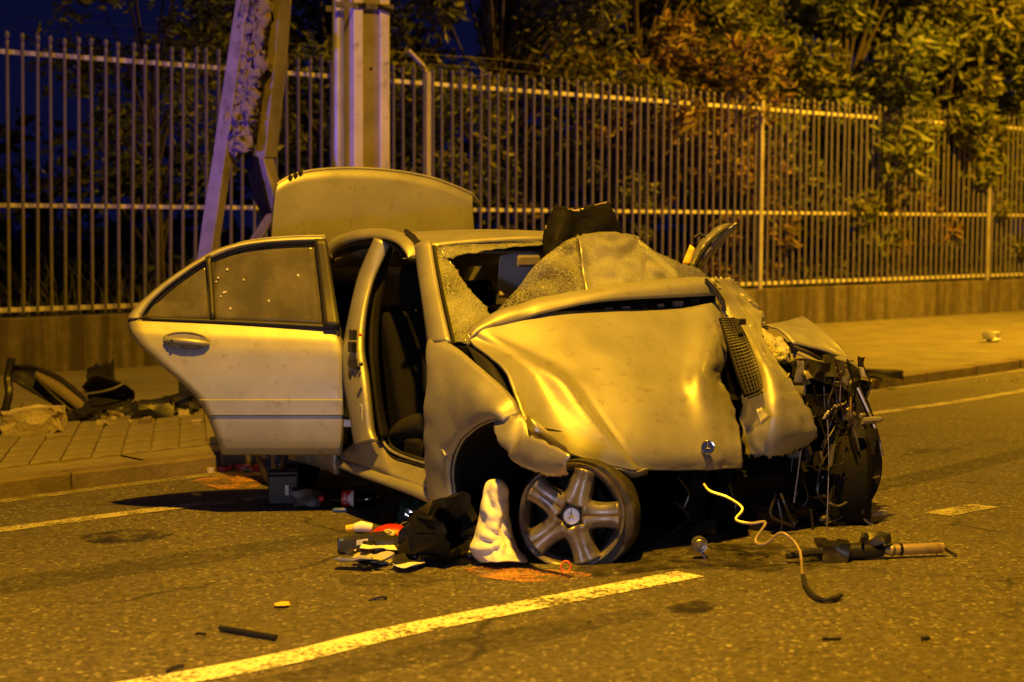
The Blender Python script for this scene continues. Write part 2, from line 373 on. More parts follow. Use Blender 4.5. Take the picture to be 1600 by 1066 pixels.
# fence / wall base line
FA = D(0, 490, 15.1); FB = D(1600, 430, 26.9); FA.z = FB.z = 0
fd = (FB-FA).normalized(); fn = V((fd.y, -fd.x, 0))          # fn points to the road
def FP(t, o=0, z=0): return FA+fd*t+fn*o+Z*z
# pavement slab between kerb and wall
back = [FP((p-FA).dot(fd), .1) for p in kl]
fr = off(kl, .15)
vs = []
for p, q in zip(fr, back): vs += [V((p.x, p.y, KH-.012)), V((q.x, q.y, KH-.012))]
pav = MB().add(vs, [[2*i, 2*i+1, 2*i+3, 2*i+2] for i in range(len(fr)-1)]).build('pavement', 'paver', smooth=False, kind='structure')
# kerb stones
kerb = MB().add([V((p.x, p.y, zz)) for q, p in ((0, a) for a in off(kl, .03)) for zz in (-.05, .02)], [[2*i, 2*i+1, 2*i+3, 2*i+2] for i in range(len(kl)-1)]).build('kerb', 'kerbstone', smooth=False, kind='structure')
cum = [0]
for a, b in zip(kl, kl[1:]): cum.append(cum[-1]+(b-a).length)
def kat(s):
    for i in range(len(kl)-1):
        if cum[i+1] >= s:
            return kl[i].lerp(kl[i+1], (s-cum[i])/(cum[i+1]-cum[i])), (kl[i+1]-kl[i]).normalized()
    return kl[-1], (kl[-1]-kl[-2]).normalized()
s = 3.0
while s < min(26, cum[-1]-1):
    p, t = kat(s+.5); n = V((-t.y, t.x, 0))
    MB().box(p+n*.075+Z*(KH/2-.02+rng.uniform(-.006, .004)), t*.492, n*.075, Z*(KH/2+.02)).build('kerb_stone', 'kerbstone', kerb, bevel=.012)
    s += 1.0
# pavers (individual blocks where they can be told apart)
rd = (kl[14]-kl[8]).normalized(); cj = V((-.19, .98, 0)).normalized()
pb = None; cnt = 0
o0 = G(-40, 772); o0 = V((o0.x, o0.y, 0))
for i in range(0, 22):
    for j in range(-9, 21):
        c = o0+rd*(.205*j)+cj*(.225*i+.33)
        px = 800+F*(c.x)/(c.y+.1); py = 345+F*(H-KH)/c.y
        if px < -30 or px > 420 or py < 632: continue
        if cnt >= 300: continue
        if (c-FA).dot(fn) < .1: continue
        if pb is None:
            me = None
            q = MB().box(V((0, 0, 0)), rd*.097, cj*.104, Z*.03)
            pb = q.build('paver', 'paver', pav, bevel=.006); ob = pb
        else:
            ob = pb.copy(); COL.objects.link(ob)
        ob.location = c+Z*(KH-.022+rng.uniform(-.006, .005)); ob.rotation_euler = (rng.uniform(-.02, .02), rng.uniform(-.02, .02), 0); cnt += 1
# soil behind the wall
sheet('soil', [(FP(-30, -.1)).xy, FP(60, -.1).xy, FP(60, -60).xy, FP(-30, -60).xy], 'soil', .30)

# ------------------------------------------------------------------ low wall and fence
mb = MB().abox((-8, -.13, -.02), (40, .13, .60), lambda x, y, z: FP(x, y, z))
mb.build('low_wall', 'wall_concrete', base=FP(8), smooth=False, bevel=.015, label='low stained concrete wall under the picket fence', cat='wall')
fence = thing('metal_fence', FP(8, 0, .6), 'tall metal picket fence with ball tips on a low concrete wall', 'fence')
def ft(px):   # distance along the fence seen at an image column
    r = ray(px, 350); r.z = 0
    # FA + fd t = k r
    det = fd.x*(-r.y)+r.x*fd.y; return (FA.x*r.y-FA.y*r.x)/det if det else 0
posts = [ft(667), ft(1187), ft(1543)]; posts = [posts[0]-(posts[1]-posts[0])]+posts+[posts[2]+(posts[2]-posts[1])]
for a, b in zip([posts[0]-3]+posts, posts+[posts[-1]+3]):
    for z, hh in ((.67, .022), (1.62, .02), (3.0, .022)):
        MB().abox((a+.035, -.017, z-hh), (b-.035, .017, z+hh), lambda x, y, z: FP(x, y, z)).build('rail', 'rail_paint_lit', fence, smooth=False, bevel=.004)
for t in posts:
    MB().abox((t-.033, -.035, .58), (t+.033, .035, 3.13), lambda x, y, z: FP(x, y, z)).build('post', 'post_paint', fence, smooth=False, bevel=.006)
    MB().tube([FP(t, 0, 3.1), FP(t-.02, -.05, 3.2), FP(t-.17, -.12, 3.36)], .026, 6).build('post_arm', 'post_paint', fence)
for z in (3.22, 3.33):
    MB().tube([FP(t, -.09, z+.02*math.sin(t*1.3)) for t in [posts[0]-2+i*1.5 for i in range(22)]], .0022, 4).build('barbed_wire', 'dark_metal', fence)
sp = .139; t119 = ft(119)
proto = None; k = int((posts[0]-2.5-t119)/sp)
while True:
    t = t119+k*sp; k += 1
    if t > ft(1600)+5.0: break
    if any(abs(t-q) < .06 for q in posts): continue
    if proto is None:
        mb = MB().lathe([(.0, .64), (.0155, .64), (.0155, 3.04), (.019, 3.075), (.010, 3.095), (.021, 3.12), (.022, 3.145), (.014, 3.17), (0, 3.178)], 8, lambda x, y, z: V((x, y, z-.6)))
        proto = mb.build('picket', 'picket_paint_dim', None, base=(0, 0, 0)); proto.parent = fence; ob = proto
    else: ob = proto.copy(); COL.objects.link(ob)
    ob.location = FP(t, .031, .6)-FP(8, 0, .6); ob.rotation_euler = (rng.gauss(0, .004), rng.gauss(0, .003)+(.010 if t < 3 else 0), 0); ob.scale.z = rng.uniform(.994, 1.006)

# ------------------------------------------------------------------ poles
def hpole(axis_pts, half, m, name, parent, part):
    pass
pd = 13.2
pb0 = D(574, 345, pd); pb0.z = KH
pole = thing('utility_pole', pb0, 'upright ribbed concrete utility pole with a strapped metal conduit behind the open boot', 'pole')
px_ = V((1, .42, 0)).normalized(); py_ = V((-.42, 1, 0)).normalized()
W2 = .148; Hh = 6.5
for sx in (-1, 1):
    MB().box(pb0+px_*sx*(W2-.04)+Z*Hh/2, px_*.04, py_*.13, Z*Hh/2).build('flange', 'concrete_flange_lit', pole, smooth=False, bevel=.012)
MB().box(pb0-py_*.045+Z*Hh/2, px_*(W2-.078), py_*.05, Z*(Hh/2-.002)).build('web', 'concrete_web_shaded', pole, smooth=False)
MB().tube([pb0+px_*-.235+py_*.0+Z*z for z in (0, 2, 4, 6.4)], .047, 16).build('conduit', 'galvanised', pole)
zb = 1.5+(345-38)/F*pd
for sy in (-1, 1):
    MB().box(pb0+px_*-.06+py_*sy*.137+Z*(zb), px_*.235, py_*.006, Z*.022).build('strap', 'steel', pole, smooth=False)
MB().tube([pb0+px_*.04-py_*.15+Z*zb, pb0+px_*.17-py_*.155+Z*(zb-.035)], .018, 8).build('strap_buckle', 'dark_metal', pole)
MB().tube([pb0+px_*-.12-py_*.15+Z*(zb+.0), pb0+px_*-.06-py_*.155+Z*(zb+.01)], .018, 8).build('strap_buckle', 'dark_metal', pole)
MB().tube([pb0-py_*.098+Z*(1.5+(345-132)/F*pd), pb0-py_*.08+Z*(1.5+(345-132)/F*pd)], .013, 10).build('bolt_hole', 'liner', pole)
# snapped pole, leaning
qd = 12.6
bp_ = thing('broken_pole', D(300, 575, qd), 'snapped concrete pole leaning with a crumbling core and bent flange', 'pole')
def qp(x, y, dd=0): return D(x, y, qd+dd)
wdt = V((.13, 1, 0)).normalized()
A = [qp(377, -120*0-4), qp(311, 396), qp(283, 560)]
def beam(name, l, r, depth, m, parent, n=18, amp=0, seed=0):
    wdt = V((.22, .45, 0)).normalized(); turn = V((-.34, 1.13, 0))*.10
    a = [p+turn for p in lin(l, n)]; b = lin(r, n); mb = MB(); vs = []
    for p, q in zip(a, b):
        for s in (p, q, q+wdt*depth*.7, p+wdt*depth*.7): vs.append(s+V((crumple(s, amp, 6, seed), crumple(s, amp, 7, seed+1), 0)) if amp else s)
    fs = []
    for i in range(n-1):
        for j in range(4): fs.append([4*i+j, 4*i+(j+1) % 4, 4*i+4+(j+1) % 4, 4*i+4+j])
    fs += [[0, 1, 2, 3], [4*n-4, 4*n-3, 4*n-2, 4*n-1]]
    return mb.add(vs, fs).build(name, m, parent, smooth=True, auto=30, bevel=.006)
beam('flange', [qp(380, -60), qp(313, 386), qp(285, 575)], [qp(396, -60), qp(331, 386), qp(303, 575)], .14, 'concrete_dim', bp_, 20, .006, 1)
beam('flange', [qp(428, -60), qp(418, 80), qp(405, 225), qp(402, 250)], [qp(441, -60), qp(431, 80), qp(416, 225), qp(413, 246)], .24, 'concrete_dim', bp_, 18, .008, 2)
beam('bent_flange', [qp(402, 249), qp(420, 318), qp(424, 332)], [qp(411, 246), qp(429, 312), qp(432, 330)], .20, 'concrete_dim', bp_, 10, .006, 3)
beam('shaded_flange_face', [qp(383, 240, .05), qp(398, 310, .05), qp(414, 338, .05)], [qp(402, 246, .05), qp(417, 316, .05), qp(424, 334, .05)], .1, 'liner', bp_, 10, .008, 4)  # near-black plate painting the shade on the bent flange's side
beam('splinter', [qp(422, 331), qp(394, 372), qp(380, 400)], [qp(431, 333), qp(404, 378), qp(392, 404)], .05, 'concrete_core', bp_, 8, .006, 5)
a = lin([qp(399, -60, .14), qp(383, 120, .14), qp(362, 233, .14)], 110); b = lin([qp(430, -60, .05), qp(416, 120, .05), qp(398, 236, .05)], 110)
gm = gridmesh([[a[i].lerp(b[i], j/15) for j in range(16)] for i in range(110)], amp=.03, sc=11, seed=5, ridge=.5, jag=.02, sides='b')
for p in gm.v: p += V((noise.noise(p*45), noise.noise(p*38+V((2, 2, 2)))*1.6, noise.noise(p*41+V((7, 1, 1)))))*.014
gm.build('core', 'concrete_core', bp_, thick=.12, auto=0)
for i in range(14):
    c = qp(380+rng.uniform(-14, 14), 195+rng.uniform(-20, 36), -.02+rng.uniform(-.03, .03))
    bmv = MB().lathe([(0, -1), (.7, -.7), (1, 0), (.7, .7), (0, 1)], 6, lambda x, y, z: c+V((x, y, z))*.028+V((noise.noise(V((x, y, z+i))), noise.noise(V((y, z, x+i))), 0))*.02)
    bmv.build('core_lump', 'concrete_core', bp_, auto=0)

# ------------------------------------------------------------------ the wrecked car
car = thing('wrecked_car', (CO.x, CO.y, 0), 'wrecked silver sedan with crushed bonnet, open rear door and raised boot lid', 'car')
ORG[car.name] = V((CO.x, CO.y, 0))
# --- open rear door, hinged at the middle pillar; skin faces the camera side
DD = 8.12
def dprof(py):   # how far the skin bulges toward the viewer at a picture height of the door
    ks = [(368, -.135), (400, -.115), (450, -.07), (500, -.02), (512, .004), (520, .018), (545, .034), (590, .044), (624, .045), (660, .040), (690, .026), (702, .012), (711, -.012)]
    for (a, u), (b, v) in zip(ks, ks[1:]):
        if py <= b: t = max(0, (py-a)/(b-a)); return u+(v-u)*t
    return -.012
def dk(px, py, o=0): return D(px, py, DD-dprof(py)-o+(540-px)*.00006)
Lb = [(199, 497), (199.5, 506), (203, 520), (213, 535), (228, 550), (246, 566), (264, 582), (283, 598), (302, 616), (314, 633), (325, 653), (334, 676), (341, 695), (346, 710)]
Rb = [(532, 512), (535, 520), (538, 535), (540, 550), (541, 566), (541, 582), (541, 598), (541, 616), (540, 633), (539, 653), (538, 676), (536, 695), (534, 711)]
def xat(tab, y):
    if y <= tab[0][1]: return tab[0][0]
    for (a, b), (c, d) in zip(tab, tab[1:]):
        if y <= d: return a+(c-a)*(y-b)/(d-b)
    return tab[-1][0]
ys = [499, 503, 507, 511, 514, 518, 523, 529, 537, 546, 556, 568, 580, 592, 604, 614, 621, 624.0, 625.5, 632, 640, 646, 648.5, 650, 656, 666, 676, 686, 694, 699, 701, 704, 708, 711]
g = []
for y in ys:
    l = xat(Lb, y); 
    yy = lambda x: y+(x-199)*.036*(1 if y < 516 else max(0, 1-(y-516)/60))   # belt line drops toward the hinge
    r = xat(Rb, y)
    e = .010 if 625 < y < 649 else 0
    row = []
    for j in range(45):
        s = j/44; x = l+(r-l)*s; p = yy(x)
        ed = -.02*(max(0, 1-s*22)**2+max(0, 1-(1-s)*26)**2)
        row.append(D(x, min(p, 711), DD-dprof(y)-e-ed+(540-x)*.00006))
    g.append(row)
door = gridmesh(g).build('rear_door', 'paint', car, thick=.035, auto=35, off=1, label='open rear door with its window wound up')
# window surround: outer frame (painted), inner rubber
fo = [(199, 497), (203, 490), (214, 477), (227, 465), (248, 447), (274, 428), (303, 409), (335, 391), (369, 380), (405, 374), (440, 371), (475, 369.5), (509, 369)]
fi = [(221, 497), (224, 490), (234, 476), (243, 466), (262, 449), (286, 431), (313, 413), (342, 399), (373, 388), (407, 382), (441, 379), (475, 377.5), (509, 377)]
ruled([dk(*p) for p in fo], [dk(*p) for p in fi], 60, 6, bulge=V((0, -.012, 0))).build('window_frame', 'paint', door, thick=.04)
fi2 = [(x+5.5, y+(4.5 if x > 240 else 1)) for x, y in fi]; fi2[0] = (229, 496); fi2[-1] = (494, 381.5); fi2[-2] = (473, 382)
ruled([dk(*p, -.012) for p in fi], [dk(*p, -.02) for p in fi2], 60, 3).build('window_seal', 'dark_trim', door, thick=.02)
ruled([dk(493, 376, -.006), dk(499, 430, -.006), dk(503, 470, -.006), dk(507, 512, -.004)], [dk(511, 376, -.004), dk(519, 430, -.004), dk(526, 475, -.004), dk(532, 512, -.002)], 20, 4).build('pillar_trim', 'dark_trim', door, thick=.03)
ruled([dk(222, 494, .004), dk(380, 500, .004), dk(531, 507, .004)], [dk(222, 498, .01), dk(380, 503.5, .01), dk(531, 511.5, .01)], 20, 3).build('belt_seal', 'dark_trim', door, thick=.02)
ruled([dk(322, 404, -.008), dk(326, 450, -.008), dk(329, 500, -.006)], [dk(330, 400, -.008), dk(334, 450, -.008), dk(337, 500, -.006)], 10, 3).build('divider', 'dark_trim', door, thick=.02)
ga = [dk(x, y, -.024) for x, y in ((334, 400), (373, 391), (407, 385), (441, 382), (494, 380))]; gb = [dk(x, y, -.018) for x, y in ((334, 501), (373, 502), (407, 504), (441, 505), (506, 508))]
ruled(ga, gb, 20, 14).build('window_pane', 'dusty_glass', door, thick=.004)
ga = [dk(x, y, -.024) for x, y in ((228, 494), (240, 474), (262, 453), (290, 433), (324, 410))]; gb = [dk(x, y, -.02) for x, y in ((229, 497), (245, 497), (268, 498), (295, 499), (325, 500))]
ruled(ga, gb, 20, 10).build('quarter_pane', 'dusty_glass', door, thick=.004)
for x, y in ((341, 434), (355, 421), (381, 437), (338, 440), (350, 457), (345, 463), (360, 482), (353, 456), (420, 470), (466, 430)):
    c = dk(x, y, -.012); MB().tube([c, c+V((0, -.002, 0))], rng.uniform(.004, .007), 7).build('paint_speck', 'paper', door)
# handle: dished recess, bar and flap
hc = (291.5, 532)
def hk(a, rr, o): return dk(hc[0]+36*rr*math.cos(a), hc[1]+13*rr*math.sin(a)+2.2*rr*math.cos(a), o)
rows = []
for i, (rr, o) in enumerate(((1.0, .006), (.95, .013), (.86, .007), (.6, .006), (.3, .006), (.02, .006))): rows.append([hk(2*math.pi*j/36, rr, o) for j in range(37)])
gridmesh(rows).build('handle_recess', 'bare', door, thick=.003)
MB().tube([dk(x, y, o) for x, y, o in ((257, 532, .012), (264, 531.5, .026), (285, 533, .033), (305, 535, .030), (320, 537, .020), (327, 538, .008))], [.010, .0155, .0165, .0165, .015, .008], 12).build('door_handle', 'paint', door)
MB().tube([dk(x, y, o) for x, y, o in ((283, 540, .008), (292, 541.5, .014), (306, 542, .012), (314, 541, .006))], [.004, .008, .008, .004], 8).build('handle_flap', 'paint', door)
MB().tube([dk(268, 533, .036), dk(268, 533, .046)], .008, 10).build('lock_cylinder', 'dark_metal', door)
# inner door card (seen from behind or through the gap)
MB().prism([D(x, y, DD+.05) for x, y in ((225, 515), (300, 590), (348, 705), (530, 706), (537, 600), (530, 515))], V((0, .06, 0))).build('door_card', 'beige_trim', door, smooth=False)
for y in (555, 660):
    MB().box(D(545, y, DD-.0), V((.025, 0, 0)), V((0, .03, 0)), V((0, 0, .022))).build('hinge', 'steel', door, smooth=False, bevel=.005)

# --- boot lid standing open
def td(px): return 9.62+(px-433)*.00165
lt = [(433, 291), (440, 285), (457, 276), (485, 269), (524, 265.5), (560, 265), (595, 267), (635, 272), (674, 280), (705, 291), (730, 302), (738, 306)]
lb = [(433, 480), (440, 480), (457, 480), (485, 480), (524, 480), (560, 480), (595, 480), (635, 480), (674, 480), (710, 480), (745, 480), (762, 480)]
a = [K(x, y, d=td(x)-.09) for x, y in lt]; b_ = [K(x, y, d=td(x)+.10) for x, y in lb]
lid = ruled(a, b_, 40, 14, bulge=V((-.02, -.05, .01)), amp=.006, sc=2.5).build('boot_lid', 'paint', car, thick=.03)
ruled([p+Z*.006 for p in a], [p+V((.05, .16, -.06)) for p in a], 40, 4).build('lid_edge', 'paint', lid, thick=.012)
for x in (452, 460, 468): MB().tube([K(x, 279-(x-452)*.45, d=td(x)-.09), K(x+3, 274-(x-452)*.45, d=td(x)-.09)], .012, 6).build('lid_clip', 'black_plastic', lid)
for y in (-.5, .5): MB().tube([T(-2.95, y, .98), T(-3.0, y, 1.08), T(-3.12, y, 1.2)], .018, 6).build('lid_hinge', 'dark_metal', car)
# --- roof
rows = []
for x, z in ((-1.10, 1.352), (-1.3, 1.385), (-1.7, 1.405), (-2.1, 1.40), (-2.5, 1.355), (-2.72, 1.29)):
    rows.append([T(x+.05*(1-abs(y)/.56), y*(1 if x > -2.2 else .97), z+.035*(1-(y/.56)**2)-.0) for y in (-.56, -.42, -.2, 0, .2, .42, .56)])
patch(rows, 26, 26, amp=.004, sc=2).build('roof', 'paint', car, thick=.025)
# rear window and its frame
a = [T(-2.74, y, 1.28+.02*(1-(y/.5)**2)) for y in (-.52, -.25, 0, .25, .52)]; b_ = [T(-3.2, y, 1.0) for y in (-.60, -.3, 0, .3, .60)]
ruled(a, b_, 14, 10).build('rear_window', 'dusty_glass', car, thick=.005)
for s in (-1, 1):
    ruled([T(-2.65, .55*s, 1.31), T(-2.95, .60*s, 1.17), T(-3.25, .64*s, 1.0)], [T(-2.45, .60*s, 1.33), T(-2.75, .68*s, 1.12), T(-2.95, .74*s, .96)], 12, 5).build('rear_pillar', 'paint', car, thick=.03)
# roof side rail (visible side): arch over the door openings, cut off at the front
ro = [(512, 386), (516, 377), (530, 368), (554, 360), (583, 357), (612, 358.5), (634, 366), (648, 379), (655, 395), (655, 402)]
ri = [(518, 404), (520, 394), (534, 383), (560, 375), (592, 373), (612, 377), (625, 385), (632, 394), (637, 402), (638, 404)]
ruled([K(x, y, y=-.585) for x, y in ro], [K(x, y, y=-.645) for x, y in ri], 40, 7, bulge=-cl*.02).build('roof_rail', 'paint', car, thick=.03)
MB().tube([K(x, y, y=-.585) for x, y in ((634, 361), (646, 370), (655, 382), (660, 391))], .012, 6).build('rail_seal', 'black_plastic', car)
MB().tube(curve([K(x, y, y=-.615) for x, y in ((518, 410), (522, 398), (535, 387), (560, 379), (592, 377), (610, 381), (622, 389), (631, 400))], 24), .012, 6).build('door_seal', 'black_plastic', car)
MB().tube([K(640, 403, y=-.62), K(648, 406, y=-.62), K(655, 404, y=-.62)], .014, 6).build('rail_stub', 'dark_metal', car)
for s in (1,):   # far side rail and pillars
    MB().tube(curve([T(-2.7, .58, 1.28), T(-2.2, .60, 1.36), T(-1.6, .60, 1.38), T(-1.15, .60, 1.34)], 12), .04, 8).build('roof_rail', 'paint', car)
    MB().tube([T(-1.55, .60, 1.36), T(-1.5, .72, .9)], .045, 8).build('middle_pillar', 'dark_trim', car)
    MB().tube([T(-1.14, .60, 1.34), T(-.85, .68, 1.15)], .04, 8).build('windscreen_pillar', 'paint', car)
    ruled([T(-3.3, .74, .98), T(-2, .80, .95), T(-.5, .82, .95)], [T(-3.4, .84, .3), T(-2, .85, .25), T(-.5, .85, .25)], 14, 6, bulge=cl*.05).build('far_side', 'paint', car, thick=.03)
# front windscreen pillar (visible side)
ruled(KY([(657, 384, -.60), (661, 420, -.64), (667, 460, -.70), (673, 500, -.75), (678, 538, -.79)]), KY([(675, 383, -.585), (681, 420, -.63), (688, 460, -.685), (697, 500, -.735), (707, 540, -.775)]), 30, 7, bulge=-cl*.018-ch*-.012).build('windscreen_pillar', 'paint', car, thick=.03)
MB().tube(curve(KY([(678, 385, -.57), (684, 420, -.61), (692, 460, -.66), (701, 500, -.71), (710, 538, -.75)]), 16), .009, 6).build('pillar_seal', 'black_plastic', car)
MB().tube(curve(KY([(655, 392, -.56), (662, 450, -.64), (668, 500, -.70), (671, 536, -.73)]), 16), .016, 6).build('pillar_inner', 'dark_trim', car)
# middle pillar (between the door openings)
lft = [(596, 376, -.62), (583, 405, -.66), (569, 440, -.70), (557, 490, -.75), (547, 545, -.80), (548, 590, -.83), (556, 635, -.84), (563, 680, -.84), (566, 694, -.84)]
rgt = [(606, 379, -.60), (594, 410, -.64), (584, 445, -.68), (575, 490, -.73), (571, 545, -.78), (577, 590, -.81), (582, 635, -.82), (586, 672, -.82), (592, 690, -.82)]
bpl = ruled(KY(lft), KY(rgt), 44, 7, bulge=-cl*.012-ch*-.01).build('middle_pillar', 'paint', car, thick=.04)
MB().tube(curve(KY([(x-1, y, z) for x, y, z in lft]), 30), .007, 6).build('pillar_edge', 'bare', bpl)
s1 = [(604, 381, -.58), (594, 415, -.62), (585, 455, -.66), (577, 500, -.71), (575, 550, -.76), (580, 600, -.79), (586, 650, -.80), (593, 688, -.80)]
s2 = [(614, 388, -.55), (606, 415, -.58), (597, 455, -.62), (590, 500, -.66), (588, 550, -.71), (590, 600, -.74), (597, 650, -.75), (606, 684, -.75)]
ruled(KY(s1), KY(s2), 30, 4).build('pillar_lining', 'liner', bpl, thick=.02)
MB().tube(curve(KY(s2), 30), .008, 6).build('pillar_lip', 'bare', bpl)
for px, py, w, h, mm in ((565, 523, 5, 8, 'black_plastic'), (564, 542, 6, 8, 'dark_metal'), (565, 567, 6.5, 7, 'black_plastic'), (570, 573, 6, 3.5, 'dark_metal'), (564, 590, 5, 11, 'black_plastic'), (566, 608, 5.5, 7, 'dark_trim')):
    c = K(px, py, y=-.815+.0); m_ = c.y/F
    MB().box(c-cl*.045, ch*w*m_*1.25, cl*.014, cu*h*m_).build('latch_plate', mm, bpl, smooth=False, bevel=.003)
c = K(565, 523, y=-.878); MB().tube([c, c-cl*.012], .008, 10).build('latch_bolt', 'orange_paint', bpl)
c = K(566, 569, y=-.878); MB().tube([c, c-cl*.02], .010, 10).build('latch_bolt', 'chrome', bpl)
c = K(564, 648, y=-.872); MB().box(c, ch*.014, cl*.001, cu*.050).build('sticker', 'white_plastic', bpl, smooth=False)
for i in range(6):
    MB().box(c-cl*.0015+cu*(.035-.013*i), ch*(.010 if i % 2 else .006), cl*.0006, cu*.0022).build('sticker_print', 'black_plastic', bpl, smooth=False)
# sill: outer rocker, step plate and door opening lower corner
sa = [(527, 716, -.80), (560, 727, -.83), (610, 744, -.84), (668, 764, -.845), (716, 800, -.84)]
sb = [(526, 730, -.83), (560, 744, -.86), (610, 762, -.87), (668, 785, -.87), (718, 811, -.86)]
ruled(KY(sa), KY(sb), 20, 6, bulge=-cl*.012).build('sill', 'paint', car, thick=.03)
ruled(KY([(529, 731, -.83), (560, 744, -.84), (610, 762, -.85), (668, 786, -.85), (718, 811, -.85)]), [p+cl*.4-cu*.02 for p in KY([(529, 731, -.83), (560, 744, -.84), (610, 762, -.85), (668, 786, -.85), (718, 811, -.85)])], 14, 4).build('underbody', 'liner', car, thick=.01)
st1 = KY([(528, 713, -.79), (556, 690, -.80), (592, 690, -.78), (612, 712, -.76), (640, 722, -.75), (670, 730, -.75)])
st2 = KY([(529, 717, -.80), (560, 728, -.83), (596, 738, -.84), (620, 747, -.84), (645, 756, -.845), (672, 766, -.845)])
ruled(st1, st2, 24, 6).build('door_step', 'bare', car, thick=.02)
MB().tube(curve(KY([(598, 668, -.74), (606, 692, -.74), (622, 706, -.74), (645, 714, -.74), (670, 722, -.74)]), 20), .012, 6).build('step_seal', 'black_plastic', car)
MB().tube(curve(KY([(592, 668, -.78), (600, 692, -.78), (614, 706, -.77), (640, 717, -.76), (668, 725, -.76)]), 20), .007, 6).build('step_lip', 'bare', car)
# rear quarter with wheel arch, seen under and behind the door
qa = []; qb = []
for i in range(13):
    a_ = math.pi*i/12; qb.append(T(-2.72+.36*math.cos(a_), -.84, .32+.36*math.sin(a_)))
qt = [T(-1.95, -.84, .26), T(-1.9, -.84, .5), T(-1.95, -.83, .75), T(-2.05, -.80, .95), T(-2.3, -.78, .97), T(-2.5, -.78, .98), T(-2.72, -.77, .98), T(-3.0, -.76, .98), T(-3.2, -.75, .98), T(-3.5, -.74, .96), T(-3.7, -.74, .8), T(-3.72, -.74, .6), T(-3.7, -.76, .3)]
ruled(qt, qb, 30, 8, bulge=-cl*.03).build('rear_quarter', 'paint', car, thick=.03)
ruled([T(-3.7, -.74, .9), T(-3.75, 0, .93), T(-3.7, .74, .9)], [T(-3.72, -.76, .3), T(-3.8, 0, .3), T(-3.72, .76, .3)], 14, 8, bulge=-ch*.05).build('rear_bumper', 'paint', car, thick=.03)
ruled([T(-1.7, -.82, .22), T(-1.85, -.84, .24), T(-2.3, -.84, .24)], [T(-1.7, -.80, .40), T(-1.85, -.82, .42), T(-2.35, -.82, .40)], 10, 5, bulge=-cl*.02).build('rear_sill', 'paint', car, thick=.03)
# floor, bulkheads, far lining so the cabin is closed and dark
MB().abox((-3.3, -.78, .22), (-.45, .80, .26), T).build('floor_pan', 'liner', car, smooth=False)
MB().abox((-.52, -.74, .26), (-.46, .80, .90), T).build('bulkhead', 'liner', car, smooth=False)
MB().abox((-2.6, .76, .26), (-.5, .79, .93), T).build('far_door_lining', 'liner', car, smooth=False)
MB().abox((-.95, .0, .72), (-.55, .76, .92), T).build('dashboard', 'black_plastic', car, bevel=.05)
MB().abox((-.95, -.70, .55), (-.58, .0, .84), T).build('dashboard', 'black_plastic', car, bevel=.05)
MB().abox((-1.9, -.10, .26), (-.8, .10, .52), T).build('centre_console', 'dark_trim', car, bevel=.03)
# headlining and light trim at the back of the cabin
patch([[T(x, y, z) for y in (-.54, 0, .54)] for x, z in ((-1.2, 1.32), (-1.9, 1.35), (-2.6, 1.26))], 8, 8).build('headlining', 'beige_trim', car, thick=.01)
MB().abox((-3.15, -.62, .90), (-2.62, .62, .94), T).build('parcel_shelf', 'beige_trim', car, smooth=False)
ruled([T(-2.3, -.70, .95), T(-2.5, -.66, 1.15), T(-2.6, -.56, 1.26)], [T(-2.95, -.66, .95), T(-2.85, -.62, 1.08), T(-2.78, -.54, 1.22)], 8, 5).build('rear_trim', 'beige_trim', car, thick=.01)
def seat(x, y, w, front=True):
    def prof(pts, y0, y1, name, mm, bev, parent):
        return MB().prism([T(x+a, y0, z) for a, z in pts], cl*(y1-y0)).build(name, mm, parent, bevel=bev, auto=60)
    p = [(-.02, .34), (.06, .44), (-.02, .62), (-.12, .90), (-.19, 1.04), (-.26, 1.02), (-.24, .80), (-.17, .50), (-.14, .36)]
    sb_ = prof(p, y-w/2, y+w/2, 'seat_back', 'seat_cloth', .05, car)
    prof([(-.05, .30), (-.06, .46), (.20, .48), (.46, .50), (.52, .44), (.50, .30)], y-w/2, y+w/2, 'seat_cushion', 'seat_cloth', .05, car)
    if front:
        prof([(-.18, 1.04), (-.16, 1.14), (-.18, 1.24), (-.23, 1.27), (-.28, 1.23), (-.29, 1.10), (-.25, 1.03)], y-.13, y+.13, 'headrest', 'seat_cloth', .05, car)
        for dy in (-.06, .06): MB().tube([T(x-.22, y+dy, .98), T(x-.22, y+dy, 1.08)], .008, 6).build('headrest_post', 'chrome', car)
seat(-1.38, -.36, .50); seat(-1.40, .38, .50)
seat(-2.35, 0, 1.30, False)
for y in (-.42, .42):
    MB().prism([T(-2.55+a, y-.13, z) for a, z in ((0, 1.0), (.02, 1.10), (-.02, 1.17), (-.08, 1.17), (-.12, 1.02))], cl*.26).build('headrest', 'seat_cloth', car, bevel=.04)
MB().tube(curve([T(-1.0, -.58, .52), T(-1.15, -.60, .50), T(-1.3, -.62, .46), T(-1.42, -.62, .42)], 10), [.03, .05, .055, .06, .06, .06, .06, .055, .05, .04], 10).build('seat_side_trim', 'dark_trim', car)
MB().abox((-1.25, -.66, .33), (-.9, -.60, .44), T).build('seat_adjuster', 'black_plastic', car, bevel=.02)
MB().tube([T(-.98, -.67, .40), T(-.98, -.70, .40)], .035, 14).build('seat_knob', 'dark_metal', car)
MB().abox((-.95, -.70, .42), (-.62, -.50, .45), T).build('glove_panel', 'dark_trim', car, bevel=.01)
# mirror, visor, hanging curtain bag
c = K(826, 408, x=-.92); MB().box(c, cl*.062, ch*.012, cu*.028).build('rear_view_mirror', 'beige_trim', car, bevel=.012)
ruled([K(x, y, x=-1.25) for x, y in ((782, 400), (800, 396), (840, 392), (862, 396))], [K(x, y, x=-1.28) for x, y in ((778, 452), (795, 462), (815, 455), (852, 430))], 14, 10, amp=.03, sc=9).build('curtain_airbag', 'airbag_blue', car, thick=.006)
